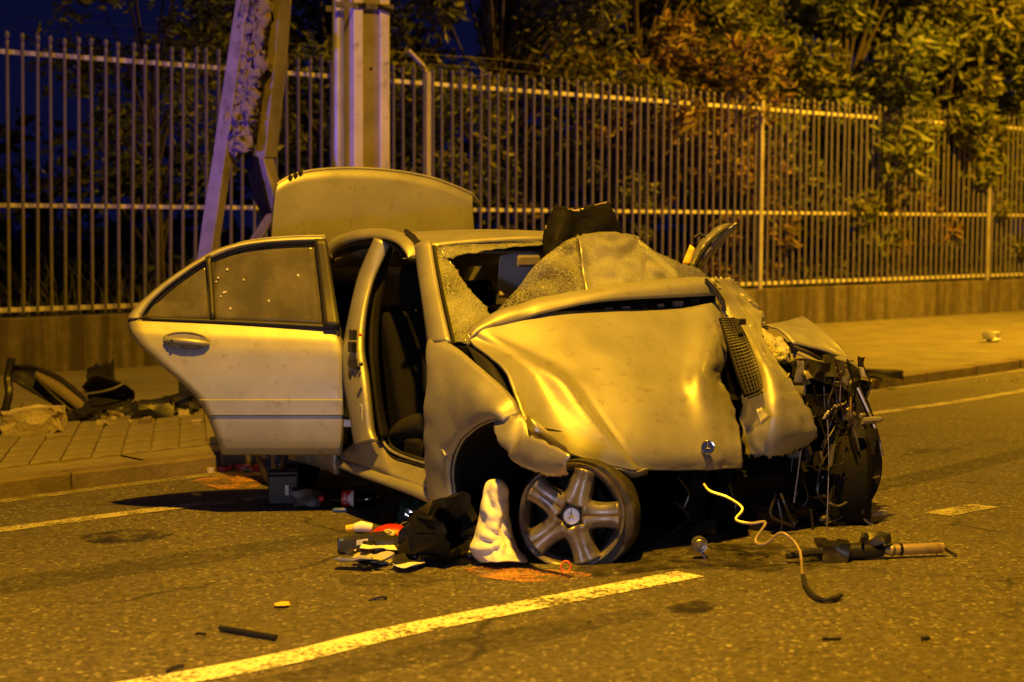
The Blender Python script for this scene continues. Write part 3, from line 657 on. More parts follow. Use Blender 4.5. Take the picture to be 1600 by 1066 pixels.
# --- front wing (visible side)
wo = [(671, 764, -.84), (666, 725, -.85), (664, 640, -.86), (667, 585, -.855), (668, 531, -.83), (705, 538, -.80), (748, 572, -.80), (777, 597, -.80), (802, 622, -.80), (815, 648, -.79)]
wi = [(714, 807, -.84), (707, 771, -.85), (704, 740, -.865), (708, 713, -.87), (718, 690, -.875), (727, 680, -.875), (740, 669, -.875), (754, 661, -.875), (772, 656, -.87), (792, 664, -.84)]
wing = ruled(KY(wo), KY(wi), 46, 12, bulge=-cl*.045, amp=.010, sc=5, seed=3).build('front_wing', 'paint', car, thick=.012)
a_ = curve(KY(wi), 40); MB().tube([p+cl*.012 for p in a_], .007, 6).build('arch_lip', 'paint', wing)
ruled(a_, [p+cl*.30-cu*.06 for p in a_], 30, 6).build('arch_liner', 'liner', car, thick=.01)
c1 = KY([(667, 689, -.888), (672, 688, -.89), (691, 703, -.892), (695, 712, -.892), (692, 718, -.89), (668, 703, -.888)])
MB().prism(c1, cl*.012).build('side_marker', 'paint', wing, bevel=.004)
# wing front, torn forward and down over the wheel (bare, lilac lit)
ruled(KY([(772, 656, -.865), (800, 650, -.83), (816, 648, -.80), (824, 664, -.80)]), KY([(800, 712, -.86), (806, 724, -.86), (830, 733, -.83), (866, 744, -.80)]), 24, 10, bulge=-cl*.03, amp=.008, sc=6, seed=8, jag=.006).build('wing_tatter', 'paint', car, thick=.006)
ruled(KY([(800, 700, -.86), (812, 684, -.86), (826, 680, -.85), (850, 690, -.83), (893, 712, -.80)]), KY([(803, 722, -.86), (820, 732, -.85), (841, 739, -.84), (862, 744, -.82), (888, 742, -.79)]), 26, 9, bulge=-cl*.02, amp=.006, sc=8, seed=4, jag=.005).build('wing_tatter', 'bare', car, thick=.006)
# inner edge dark gap between wing and bonnet
ruled(KY([(728, 538, -.74), (760, 560, -.74), (785, 590, -.73), (806, 640, -.73)]), KY([(748, 575, -.78), (777, 600, -.78), (800, 625, -.77), (814, 650, -.76)]), 20, 4).build('bonnet_channel', 'black_plastic', car, thick=.02)

# --- bonnet: torn loose, rear edge lifted, nose folded down
rows = [
 [(730, 524, -.46), (735, 519, -.455), (741, 514, -.45), (760, 508, -.44), (850, 492, -.42), (955, 487, -.41), (1056, 484, -.41), (1100, 478, -.41), (1120, 472, -.43)],
 [(738, 540, -.40), (762, 541, -.37), (785, 540, -.325), (806, 541, -.315), (872, 538, -.27), (960, 533, -.25), (1060, 528, -.27), (1108, 520, -.28), (1128, 518, -.34)],
 [(766, 562, -.23), (802, 567, -.20), (834, 569, -.15), (858, 571, -.175), (905, 574, -.14), (975, 570, -.12), (1062, 566, -.14), (1100, 560, -.13), (1132, 556, -.28)],
 [(789, 584, -.09), (834, 592, -.075), (876, 597, .01), (896, 604, -.03), (930, 610, -.005), (990, 610, .015), (1062, 604, -.0), (1096, 592, .01), (1122, 590, -.2)],
 [(803, 620, .03), (854, 630, .03), (905, 637, .115), (924, 643, .08), (950, 648, .10), (1000, 648, .115), (1068, 642, .09), (1108, 632, .08), (1140, 626, -.10)],
 [(815, 652, .11), (868, 664, .11), (936, 676, .195), (952, 680, .165), (975, 684, .18), (1015, 684, .19), (1075, 680, .17), (1118, 672, .15), (1151, 664, .03)],
 [(822, 668, .15), (880, 694, .17), (962, 709, .24), (976, 711, .215), (995, 713, .22), (1030, 714, .225), (1080, 712, .22), (1122, 708, .205), (1155, 702, .14)],
 [(830, 680, .15), (892, 712, .20), (984, 735, .25), (994, 735, .225), (1010, 734, .22), (1040, 734, .22), (1085, 734, .215), (1124, 733, .20), (1157, 731, .16)],
]
bmb = patch([KX(r) for r in rows], 72, 96, amp=.004, sc=4, seed=2, ridge=.4)
for i, p in enumerate(bmb.v):
    u, v = (i//96)/71, (i % 96)/95
    wt = max(0, (v-.80)/.2)*.9+max(0, (.14-v)/.14)*.5+max(0, (u-.86)/.14)*.25
    q = p*8.5+V((3, 1, 2)); cz = min(abs(noise.noise(q)), abs(noise.noise(q*1.9+V((4, 4, 4))))*1.3)
    p += ch*wt*.028*(.18-cz)
    # a few long shallow dents with crisp edges
    dn = noise.noise(V((p.x*2.6+p.z*1.5, p.z*3.4-p.x, 5.0))); p += ch*.012*max(0, dn-.12)
bon = bmb.build('bonnet', 'paint', car, thick=.012, auto=50)
# curled bare corner at the wheel end
ruled(KX([(818, 664, .14), (826, 650, .16), (838, 656, .17), (860, 676, .2)]), KX([(824, 684, .16), (845, 689, .20), (866, 701, .22), (890, 713, .24)]), 16, 8, bulge=ch*.03, amp=.012, sc=14, seed=6, jag=.006).build('bonnet_corner', 'bare', bon, thick=.006)
for i in range(7):
    x = 845+i*4.5; MB().tube(curve(KX([(x-6, 686+i*3, .20), (x, 692+i*3, .23), (x+rng.uniform(-4, 6), 700+i*2.5, .24)]), 6), .006, 5).build('torn_clip', 'black_plastic', bon)
ruled(KX([(930, 722, .23), (960, 732, .25), (990, 738, .26), (1014, 733, .26)]), KX([(945, 728, .20), (968, 738, .2), (988, 747, .2), (1012, 741, .2)]), 12, 4, amp=.006, sc=12).build('bonnet_lip', 'paint', bon, thick=.005)
# rear strip of the bonnet above the slot
ruled(KX([(729, 523, -.47), (738, 509, -.47), (775, 487, -.47), (813, 475, -.47), (850, 464, -.47), (925, 451, -.46), (1000, 440, -.45), (1075, 433, -.45), (1107, 433, -.45)]), KX([(735, 530, -.42), (760, 515, -.41), (805, 503, -.40), (828, 496, -.39), (850, 489, -.38), (925, 473, -.37), (1000, 467, -.37), (1075, 464, -.38), (1118, 462, -.40)]), 50, 8, bulge=ch*.02+cu*.01, amp=.006, sc=4, seed=9).build('bonnet_rear_strip', 'paint', bon, thick=.012)
ruled(KX([(808, 500, -.44), (850, 487, -.44), (925, 471, -.43), (1000, 465, -.43), (1118, 460, -.43)]), KX([(814, 512, -.47), (860, 509, -.47), (955, 492, -.47), (1056, 488, -.47), (1118, 475, -.46)]), 30, 4).build('slot_cavity', 'liner', bon, thick=.01)
for i in range(9):
    x = 870+i*27; y = 496-(x-870)*.095
    MB().box(K(x, y-3, x=-.425), cl*rng.uniform(.012, .03), ch*.008, cu*rng.uniform(.008, .018)).build('slot_rib', rng.choice(['bare', 'black_plastic']), bon, smooth=False)
# badge: ring with a three pointed star
def badge(c, n, u_, r, name, parent, mm='chrome', back='dark_metal'):
    n = n.normalized(); u_ = (u_-n*u_.dot(n)).normalized(); s_ = n.cross(u_)
    ring = MB().tube([c+(u_*math.cos(t)+s_*math.sin(t))*r for t in [2*math.pi*i/28 for i in range(29)]], r*.10, 6, cap=False)
    ring.tube([c-n*.002, c+n*.001], [r*.95, r*.95], 28)
    for k in range(3):
        a = math.pi*2*k/3; d_ = u_*math.cos(a)+s_*math.sin(a); e_ = n.cross(d_)
        ring.add([c+d_*r*.95+n*.003, c+e_*r*.13+n*.003, c-e_*r*.13+n*.003, c+n*.007], [(0, 1, 3), (0, 3, 2)])
    return ring.build(name, mm, parent, auto=20)
badge(K(1106, 699, x=.245), (EYE-K(1106, 699, x=.24))+Z*.3, cu, .027, 'bonnet_badge', bon)
# far strip of the bonnet, torn away and folded, bright
rows = [
 [(1108, 437, -.46), (1126, 436, -.48), (1144, 437, -.52)],
 [(1120, 458, -.42), (1142, 456, -.45), (1166, 459, -.52)],
 [(1130, 485, -.38), (1156, 485, -.38), (1186, 487, -.48)],
 [(1142, 512, -.30), (1168, 515, -.22), (1190, 519, -.28)],
 [(1150, 545, -.20), (1182, 548, -.05), (1200, 548, -.10)],
 [(1160, 588, -.12), (1198, 585, .08), (1226, 584, .03)],
 [(1160, 630, -.05), (1206, 632, .17), (1254, 628, .13)],
 [(1160, 672, .02), (1214, 672, .20), (1275, 672, .16)],
 [(1166, 712, .05), (1212, 712, .16), (1262, 694, .12)],
]
patch([KX(r) for r in rows], 60, 36, amp=.012, sc=5.5, seed=12, ridge=.6, jag=.014).build('bonnet_far_strip', 'paint', car, thick=.008)
# bare crumpled inner sheets near the far hinge
ruled(KX([(1112, 440, -.44), (1130, 470, -.40), (1150, 500, -.34), (1160, 510, -.3)]), KX([(1150, 440, -.55), (1172, 468, -.50), (1194, 492, -.46), (1200, 512, -.42)]), 24, 10, amp=.03, sc=13, seed=21, ridge=.7, jag=.015).build('crumpled_sheet', 'bare', car, thick=.005)
ruled(KX([(1188, 514, -.30), (1190, 540, -.22), (1200, 560, -.2)]), KX([(1246, 545, -.30), (1242, 556, -.24), (1236, 571, -.22)]), 18, 14, bulge=ch*.03, amp=.03, sc=18, seed=22, ridge=.6, jag=.012).build('headlamp_lens', 'lamp_lens', car, thick=.005)
ruled(KX([(1182, 640, .20), (1190, 636, .20)]), KX([(1190, 664, .23), (1204, 650, .23)]), 6, 5, amp=.006, sc=20).build('torn_scrap', 'paint', car, thick=.004)
# far wing flap and its dark inner face
ruled(KX([(1196, 508, -.40), (1226, 501, -.45), (1255, 493, -.52)]), KX([(1240, 534, -.18), (1300, 552, -.15), (1346, 578, -.10)]), 20, 14, bulge=cu*.02, amp=.012, sc=5, seed=30).build('far_wing', 'paint', car, thick=.01)
ruled(KX([(1238, 536, -.19), (1308, 556, -.16), (1348, 579, -.11)]), KX([(1250, 548, -.25), (1312, 578, -.22), (1334, 626, -.16)]), 16, 8).build('far_wing_inner', 'black_plastic', car, thick=.012)
ruled([K(1318, 568, x=-.12), K(1348, 578, x=-.1)], [K(1322, 618, x=-.14), K(1336, 626, x=-.12)], 6, 6, amp=.01, sc=8).build('far_wing_return', 'black_plastic', car, thick=.01)
# broken grille mesh
ga = lin(KX([(1127, 500, -.20), (1140, 540, -.06), (1156, 590, .06), (1168, 622, .12)]), 26); gb = lin(KX([(1152, 499, -.18), (1170, 535, -.01), (1188, 588, .14), (1192, 612, .18)]), 26)
gr = MB()
for i in range(26): gr.tube([ga[i], ga[i].lerp(gb[i], .5)+ch*.012, gb[i]], .0045, 5)
for j in range(7): gr.tube([ga[i].lerp(gb[i], j/6)+ch*.012*math.sin(math.pi*j/6) for i in range(0, 26, 3)], .004, 5)
gr.build('grille_mesh', 'mesh_black', car)
ruled([p-ch*.02 for p in ga], [p-ch*.02 for p in gb], 14, 4).build('grille_backing', 'liner', car, thick=.01)
for px, py, s in ((1158, 503, 1), (1176, 628, 1.2), (1180, 640, .8)):
    MB().box(K(px, py, x=-.05), cl*.02*s, ch*.012, cu*.014*s).build('grille_clip', 'black_plastic', car, bevel=.004)
MB().tube(KX([(1102, 436, -.40), (1116, 452, -.38), (1128, 470, -.36), (1134, 486, -.34)]), [.008, .012, .014, .006], 6).build('hinge_arm', 'black_plastic', car)

# --- windscreen: shattered, hanging in pieces
ruled(KY([(679, 386, -.56), (683, 410, -.58), (690, 450, -.63), (700, 500, -.69), (710, 535, -.73)]), [K(x, y, x=xx) for x, y, xx in ((700, 404, -1.0), (711, 420, -.95), (738, 457, -.75), (762, 490, -.6), (732, 540, -.5))], 30, 16, amp=.02, sc=7, seed=41, jag=.012, sides='r').build('windscreen_piece', 'cracked_glass', car, thick=.004)
ruled([K(x, y, x=-1.06) for x, y in ((680, 384), (740, 382), (800, 380), (848, 378))], [K(x, y, x=-1.0) for x, y in ((694, 405), (744, 394), (796, 386), (848, 381))], 24, 6, amp=.01, sc=10, seed=42, jag=.008).build('windscreen_piece', 'cracked_glass', car, thick=.004)
lf = [(776, 486, -.48), (810, 449, -.52), (832, 419, -.56), (854, 399, -.60), (880, 379, -.62), (903, 367, -.64)]
bt = [(790, 486, -.46), (830, 474, -.47), (850, 470, -.47), (872, 466, -.47), (895, 462, -.47), (915, 458, -.47)]
ruled(KX(lf), KX(bt), 24, 14, amp=.02, sc=5, seed=43).build('windscreen_piece', 'cracked_glass', car, thick=.005)
tp = [(903, 367, -.64), (922, 364, -.64), (945, 363, -.64), (970, 364, -.63), (996, 367, -.62), (1002, 378, -.60), (1012, 390, -.58), (1038, 401, -.55), (1060, 410, -.52), (1082, 417, -.50), (1105, 430, -.47)]
bt = [(915, 458, -.47), (935, 456, -.47), (955, 453, -.47), (975, 450, -.47), (993, 447, -.47), (1008, 445, -.47), (1024, 443, -.47), (1046, 441, -.47), (1066, 440, -.47), (1086, 439, -.47), (1106, 437, -.47)]
ruled(KX(tp), KX(bt), 40, 16, amp=.025, sc=5, seed=44, jag=.006, sides='l').build('windscreen_piece', 'frosted_glass', car, thick=.005)
# torn black scuttle panel standing up behind the glass
rows = [
 [(866, 322, -.72), (880, 323, -.70), (895, 331, -.70), (918, 324, -.68), (950, 316, -.68)],
 [(858, 340, -.74), (882, 342, -.68), (905, 346, -.70), (932, 344, -.66), (961, 338, -.66)],
 [(850, 366, -.74), (874, 368, -.66), (900, 372, -.68), (935, 372, -.66), (972, 364, -.66)],
 [(850, 402, -.70), (866, 400, -.64), (890, 400, -.66), (930, 400, -.66), (978, 395, -.66)]]
patch([KX(r) for r in rows], 24, 26, amp=.009, sc=8, seed=51, ridge=.9, jag=.015, sides='t').build('scuttle_panel', 'liner', car, thick=.006, auto=25)
MB().tube(curve(KX([(893, 330, -.71), (905, 329, -.70), (918, 325, -.69), (935, 320, -.69), (951, 316, -.69)]), 14), .005, 6).build('scuttle_edge', 'brass_tube', car)
MB().tube(curve(KX([(866, 343, -.74), (856, 350, -.74), (853, 360, -.74), (858, 368, -.74)]), 10), .007, 6).build('torn_trim', 'brass_tube', car)
# far windscreen pillar, ripped off and bent up
pl = KD([(1072, 416), (1084, 392), (1098, 372), (1116, 357), (1132, 350)], 8.25); pm = KD([(1082, 416), (1094, 394), (1108, 375), (1124, 361), (1140, 350)], 8.15); pr = KD([(1096, 418), (1110, 402), (1124, 386), (1138, 370), (1152, 354)], 8.2)
ruled(pl, pm, 22, 6, bulge=V((0, -.03, 0)), amp=.008, sc=11, seed=61, jag=.008).build('torn_pillar', 'paint', car, thick=.012)
ruled([p+V((.02, .0, -.004)) for p in pm], pr, 22, 7, bulge=V((0, -.035, .01)), amp=.012, sc=11, seed=62, jag=.010).build('torn_pillar', 'paint', car, thick=.012)
MB().tube(curve([p+V((.008, -.02, 0)) for p in pm], 16), .009, 6).build('pillar_rubber', 'black_plastic', car)
ruled([K(1066, 412, x=-.62), K(1078, 382, x=-.62)], [K(1078, 414, x=-.6), K(1086, 388, x=-.6)], 8, 4, amp=.01, sc=14).build('torn_scrap', 'yellow_plastic', car, thick=.006)
MB().tube(KX([(1084, 372, -.62), (1094, 366, -.62), (1102, 370, -.6)]), .008, 6).build('torn_clip', 'black_plastic', car)

# --- front wheel: alloy with five spokes, tyre off its bead
def make_wheel(c, n, r, name, full=True, clipz=True):
    n = n.normalized(); u_ = (Z-n*Z.dot(n)).normalized(); s_ = u_.cross(n)
    fr_ = lambda x, y, h: c+s_*x+u_*y+n*h
    wob = lambda x, y, h: fr_(x*(1+.012*math.sin(3*math.atan2(y, x)+1)), y*(1+.015*math.sin(2*math.atan2(y, x))), h+.006*math.sin(2*math.atan2(y, x)))
    wh = MB().lathe([(r*.99, -.19), (r*1.0, -.18), (r*.9, -.16), (r*.86, -.08), (r*.88, -.03), (r*.95, -.02), (r*1.0, -.004), (r*1.03, .002), (r*1.02, .008), (r*.965, .004), (r*.93, -.008), (r*.90, -.03), (r*.84, -.08), (r*.86, -.16), (r*.97, -.19)], 48, wob).build(name, 'alloy', car, auto=60)
    for k in range(5):
        a = R(2+72*k); d_ = s_*math.cos(a)+u_*math.sin(a); e_ = n.cross(d_)
        rowsS = []
        for q, wd, dp in ((.20, .24, -.006), (.40, .135, -.012), (.62, .11, -.014), (.80, .125, -.012), (.95, .17, -.008)):
            if full is True and k == 1 and q > .7: wd *= .55
            rowsS.append([c+d_*r*q+e_*r*wd*t+n*(dp-.020*(abs(t) > .95)-.009*(abs(t) < .2)) for t in (-1, -.86, -.35, -.12, .12, .35, .86, 1)])
        patch(rowsS, 14, 22).build('spoke', 'alloy', wh, thick=.03, auto=40)
    MB().lathe([(0, .002), (r*.17, .002), (r*.20, -.004), (r*.34, -.008), (r*.37, -.03), (r*.3, -.06)], 30, fr_).build('hub', 'alloy', wh)
    for k in range(5):
        a = R(38+72*k); q = c+(s_*math.cos(a)+u_*math.sin(a))*r*.27; MB().tube([q-n*.02, q-n*.0005+n*.001], r*.062, 12).build('bolt_hole', 'liner', wh)
        a = R(2+72*k); q = c+(s_*math.cos(a)+u_*math.sin(a))*r*.42
    badge(c+n*.006, n, u_, r*.155, 'hub_cap', wh, 'bare')
    MB().lathe([(0, -.10), (r*.68, -.10), (r*.70, -.115), (0, -.12)], 30, fr_).build('brake_disc', 'liner', wh)
    MB().lathe([(0, -.165), (r*.86, -.165)], 30, fr_).build('wheel_back', 'liner', wh)
    return wh, fr_, n, u_, s_
wc = G(893, 889); wc = D(893, 806, (wc-EYE).dot(fw)+.10)
RR = .209
wn = V((-.17, -.98, .055)).normalized()
wh, fr_, n_, u_, s_ = make_wheel(wc, wn, RR, 'front_wheel')
# collapsed tyre
def tyre(c, fr_, r, name, parent, hmin, R_=.30, dx=0, dz=0, prof=None):
    pr = prof or [(r*.99, .004), (r*1.05, .018), (R_*.90, .026), (R_*.97, .012), (R_, -.02), (R_*1.005, -.08), (R_, -.15), (R_*.97, -.19), (R_*.88, -.205), (r*1.0, -.19)]
    mb = MB(); n = 56
    for rr_, h in pr:
        for j in range(n):
            a = 2*math.pi*j/n; k = 0 if rr_ <= r*1.06 else 1
            p = fr_(rr_*math.cos(a)+k*dx, rr_*math.sin(a)+k*dz, h)
            if p.z < hmin: 
                p = p+fr_(0, 0, .05).lerp(fr_(0, 0, 0), .0)*0; p.z = hmin+.002*abs(math.sin(a*20))
            p = p+V((noise.noise(p*9), noise.noise(p*9+V((3, 3, 3))), 0))*.008*k
            mb.v.append(p)
    for i in range(len(pr)-1):
        for j in range(n): mb.f.append([i*n+j, i*n+(j+1) % n, (i+1)*n+(j+1) % n, (i+1)*n+j])
    return mb.build(name, 'rubber', parent, auto=60)
tyre(wc, fr_, RR, 'tyre', wh, rz(wc)+.004, .245, .016, -.006, [(RR*.93, -.012), (RR*1.03, -.012), (.230, -.012), (.240, -.03), (.245, -.07), (.247, -.14), (.243, -.20), (.225, -.235), (.19, -.235)])
# rear wheel
rwc = T(-2.72, -.78, 0); rwc.z = .30+rz(rwc)
wh2, fr2, *_ = make_wheel(rwc, V((-math.cos(TH), -math.sin(TH), 0)), .212, 'rear_wheel', False)
tyre(rwc, fr2, .212, 'tyre', wh2, rz(rwc)+.003, .305, 0, 0)
for y in (.76,):
    q = T(-2.72, y, 0); q.z = .30
    MB().lathe([(0, -.1), (.28, -.1), (.305, -.07), (.305, .07), (.28, .1), (0, .1)], 30, lambda x, yy, h: q+ch*x+Z*yy+cl*h).build('far_rear_wheel', 'rubber', car)
# hanging brake line over the wheel, ring on the ground is separate
MB().tube(curve([D(870, 756, 6.86), D(852, 778, 6.86), D(840, 808, 6.87), D(836, 842, 6.89), D(846, 862, 6.9), D(862, 874, 6.92), D(872, 884, 6.95)], 30), .005, 6).build('brake_hose', 'wire_black', car)
MB().tube(curve([D(900, 730, 6.9), D(890, 745, 6.86), D(868, 762, 6.84), D(842, 800, 6.86)], 16), .004, 6).build('cable', 'wire_black', car)
for i in range(12):
    a = D(905+rng.uniform(-14, 14), 750+rng.uniform(-18, 22), 6.97); b2 = a+V((rng.uniform(-.04, .04), rng.uniform(-.02, .02), rng.uniform(-.05, .04)))
    MB().tube(curve([a, a.lerp(b2, .5)+V((rng.uniform(-.02, .02), -.02, rng.uniform(-.02, .02))), b2], 8), rng.uniform(.004, .009), 6).build('broken_link', rng.choice(['steel', 'dark_metal', 'bare', 'wire_black']), car)

# --- crushed engine bay: dark blocks, pipes, looms
def junk(name, px, py, x, sx, sy, sz, mm='dark_metal', rot=None, bev=.012, amp=.012, seed=0):
    c = K(px, py, x=x); q = Quaternion(rot or V((rng.uniform(-1, 1), rng.uniform(-1, 1), rng.uniform(-1, 1))).normalized(), rng.uniform(-.5, .5)) if not isinstance(rot, Quaternion) else rot
    ax, ay, az = q@(ch*sx), q@(cl*sy), q@(cu*sz)
    bm = bmesh.new(); bmesh.ops.create_cube(bm, size=2); bmesh.ops.subdivide_edges(bm, edges=bm.edges, cuts=3, use_grid_fill=True)
    vs = []
    for v in bm.verts:
        p = c+ax*v.co.x+ay*v.co.y+az*v.co.z; vs.append(p+V((noise.noise(p*11), noise.noise(p*11+V((5, 5, 5))), noise.noise(p*11+V((8, 1, 3)))))*amp)
    bm.verts.index_update(); fs = [[v.index for v in f.verts] for f in bm.faces]; bm.free()
    return MB().add(vs, fs).build(name, mm, car, auto=35)
junk('engine_block', 1120, 800, -0.41, .25, .35, .20, 'liner', amp=.03)
junk('engine_block', 1215, 690, -0.36, .22, .30, .22, 'liner', amp=.03)
junk('gearbox', 1000, 790, -0.46, .25, .22, .14, 'liner', amp=.03)
junk('radiator', 1205, 780, -0.11, .03, .30, .16, 'liner', amp=.05)
junk('inner_wing', 1290, 640, -.25, .25, .05, .18, 'liner', amp=.05)
junk('engine_cover', 1270, 590, -.25, .20, .16, .04, 'black_plastic', amp=.04)
junk('air_box', 1245, 640, -.15, .10, .10, .08, 'black_plastic', amp=.03)
junk('battery_tray', 1300, 620, -.2, .1, .1, .03, 'dark_metal', amp=.03)
junk('subframe', 1180, 845, -0.16, .08, .45, .04, 'liner', amp=.03)
junk('control_arm', 1080, 830, .0, .12, .06, .03, 'dark_metal', amp=.02)
junk('crash_beam', 1240, 800, -0.04, .04, .25, .05, 'dark_metal', amp=.05)
junk('steering_rack', 1060, 840, -.1, .03, .3, .03, 'dark_metal', amp=.01)
junk('suspension_strut', 1085, 775, -0.14, .035, .04, .13, 'liner', amp=.01)
junk('fan_shroud', 1155, 775, -0.08, .02, .1, .08, 'liner', amp=.02)
for i in range(16):
    junk('hanging_scrap', rng.uniform(1296, 1366), rng.uniform(655, 800), rng.uniform(.10, .18), *rng.choice([(.004, .03, .05), (.02, .004, .06), (.004, .05, .02), (.01, .012, .04)]), rng.choice(['black_plastic', 'dark_metal', 'black_plastic', 'dark_metal', 'steel']), amp=.03)
# far front wheel
fwc = K(1326, 745, x=-.02); fwn = (ch*.55+cl*.84).normalized()
fu = (Z-fwn*Z.dot(fwn)).normalized(); fs_ = fu.cross(fwn)
fw2 = MB().lathe([(0, -.10), (.20, -.10), (.22, -.11), (.27, -.105), (.30, -.07), (.305, 0), (.30, .07), (.27, .10), (.22, .10), (0, .09)], 40, lambda x, y, h: fwc+fs_*x*.80+fu*y*.90+fwn*h*.8).build('far_front_wheel', 'liner', car)
ruled(curve(KX([(1338, 590, .0), (1362, 640, .05), (1377, 700, .08), (1376, 750, .08), (1356, 790, .1), (1318, 822, .12)]), 20), [p-cl*.10-ch*.05 for p in curve(KX([(1336, 600, .0), (1356, 645, .05), (1366, 700, .08), (1364, 745, .08), (1346, 780, .1), (1314, 812, .12)]), 20)], 24, 5, amp=.01, sc=9).build('bumper_skin', 'black_plastic', car, thick=.006)
MB().tube(curve(KX([(1340, 606, .02), (1362, 655, .07), (1374, 690, .1), (1379, 712, .1)]), 16), .007, 6).build('trim_strip', 'bare', car)
MB().tube(KX([(1347, 658, .12), (1366, 657, .12), (1378, 655, .11)]), [.016, .018, .010], 8).build('bracket', 'bare', car)
def strips(name, pts, w, mm, x, amp=.012, seed=0):
    ctr = curve(KX([(p[0], p[1], (p[2] if len(p) > 2 else x)) for p in pts]), 16)
    ruled([p-cl*w/2 for p in ctr], [p+cl*w/2+cu*w*.2 for p in ctr], 20, 5, bulge=ch*w*.25, amp=amp, sc=16, seed=seed).build(name, mm, car, thick=.004)
strips('folded_bracket', [(1306, 575), (1318, 585), (1321, 600), (1314, 612)], .05, 'bare', -.02, seed=70)
strips('crushed_bracket', [(1266, 655), (1290, 645), (1312, 640), (1322, 625)], .05, 'dark_metal', .02, .02, 71)
strips('crushed_bracket', [(1320, 640), (1334, 660), (1330, 690)], .04, 'bare', .05, .02, 72)
strips('crushed_bracket', [(1290, 655), (1300, 640), (1318, 632)], .045, 'bare', .06, .025, 73)
strips('torn_bracket', [(1250, 575), (1280, 568), (1300, 585)], .03, 'dark_metal', -.1, .02, 74)
strips('torn_bracket', [(1330, 690), (1326, 720), (1336, 745)], .03, 'dark_metal', .1, .02, 75)
MB().tube(curve(KX([(1240, 542, -.16), (1270, 555, -.1), (1300, 574, -.08), (1312, 590, -.05)]), 14), .010, 6).build('hose', 'black_plastic', car)
MB().tube(curve(KX([(1246, 552, -.14), (1276, 564, -.08), (1306, 568, -.06)]), 14), .006, 6).build('hose', 'bare', car)
def loom(name, pts, x, r, mm, jit=6, seed=0):
    q = random.Random(seed); l = []
    for p in pts:
        l.append(K(p[0]+q.uniform(-jit, jit), p[1]+q.uniform(-jit, jit), x=(p[2] if len(p) > 2 else x)+q.uniform(-.02, .02)))
    MB().tube(curve(l, 12*len(l)), r, 6).build(name, mm, car)
for i in range(17):
    x0 = rng.uniform(1230, 1350); y0 = rng.uniform(560, 640)
    loom('cable', [(x0, y0), (x0+rng.uniform(-20, 25), y0+35), (x0+rng.uniform(-20, 30), y0+75), (x0+rng.uniform(-25, 35), y0+rng.uniform(100, 170))], rng.uniform(-.02, .12), rng.uniform(.0025, .006), rng.choice(['wire_black', 'wire_black', 'wire_black', 'wire_copper', 'dark_metal']), 9, i)
for i in range(16):
    x0 = rng.uniform(1050, 1320); y0 = rng.uniform(740, 810)
    loom('cable', [(x0, y0), (x0+rng.uniform(-15, 25), y0+28), (x0+rng.uniform(-30, 30), y0+50)], rng.uniform(.0, .15), rng.uniform(.003, .008), rng.choice(['wire_black', 'dark_metal', 'wire_black']), 8, 50+i)
for i in range(40):
    px = rng.uniform(1235, 1350); py = rng.uniform(560, 720)
    junk('broken_part', px, py, rng.uniform(-.08, .08), *rng.choice([(.004, .035, .02), (.03, .004, .03), (.025, .04, .004), (.012, .014, .02), (.004, .02, .05)]), rng.choice(['black_plastic', 'dark_metal', 'dark_metal', 'black_plastic', 'bare']), amp=.03)
MB().tube(curve(KX([(1293, 655, .12), (1295, 720, .14), (1293, 790, .15), (1291, 850, .15)]), 16), .003, 5).build('cable', 'steel', car)
loom('cable', [(1322, 680), (1318, 715), (1322, 740), (1340, 755)], .14, .004, 'wire_copper', 2, 90)
loom('cable', [(1340, 757), (1356, 748), (1374, 745)], .16, .004, 'steel', 1, 91)
loom('cable', [(1294, 785), (1310, 790), (1330, 780)], .14, .005, 'steel', 1, 92)
# bent bare pipe trailing from the nose to the road
pp = [(1100, 757, .22), (1110, 768, .24), (1138, 778, .25), (1160, 795, .25), (1150, 812, .25), (1172, 818, .25), (1196, 817, .25), (1180, 845, .25), (1196, 850, .25), (1220, 833, .26), (1240, 846, .26), (1250, 862, .26)]
nP = len(pp); hosep = curve([D(p[0], p[1], 6.92-.36*i/(nP-1)) for i, p in enumerate(pp)], 70)+curve([D(1252, 874, 6.54), G(1254, 897, .012), G(1260, 918, .012), G(1276, 934, .012), G(1296, 937, .012), G(1314, 930, .015)], 24)
MB().tube(hosep, .0062, 8).build('bent_pipe', 'brass_tube', car)
MB().tube(curve([G(1255, 900, .013), G(1260, 918, .013), G(1276, 934, .013), G(1296, 937, .013), G(1314, 930, .016)], 16), .0095, 8).build('pipe_sleeve', 'black_plastic', car)
c = G(1093, 862, .03); c = D(1093, 851, (c-EYE).dot(fw)); MB().lathe([(0, .02), (.012, .02), (.014, .016), (.02, .018), (.024, .014), (.03, .016), (.034, .0), (.03, -.03)], 20, lambda x, y, h: c+V((x, -h, y))).build('pulley', 'steel', car)
MB().tube([c+V((.01, 0, -.03)), c+V((.035, 0, -.075))], .007, 6).build('stud', 'bare', car)
MB().tube(KX([(1340, 797, .15), (1352, 812, .16), (1364, 822, .17)]), .008, 6).build('rod', 'bare', car)
MB().box(K(1370, 802, x=.10), cl*.05, ch*.02, cu*.012).build('bracket', 'bare', car, bevel=.004)

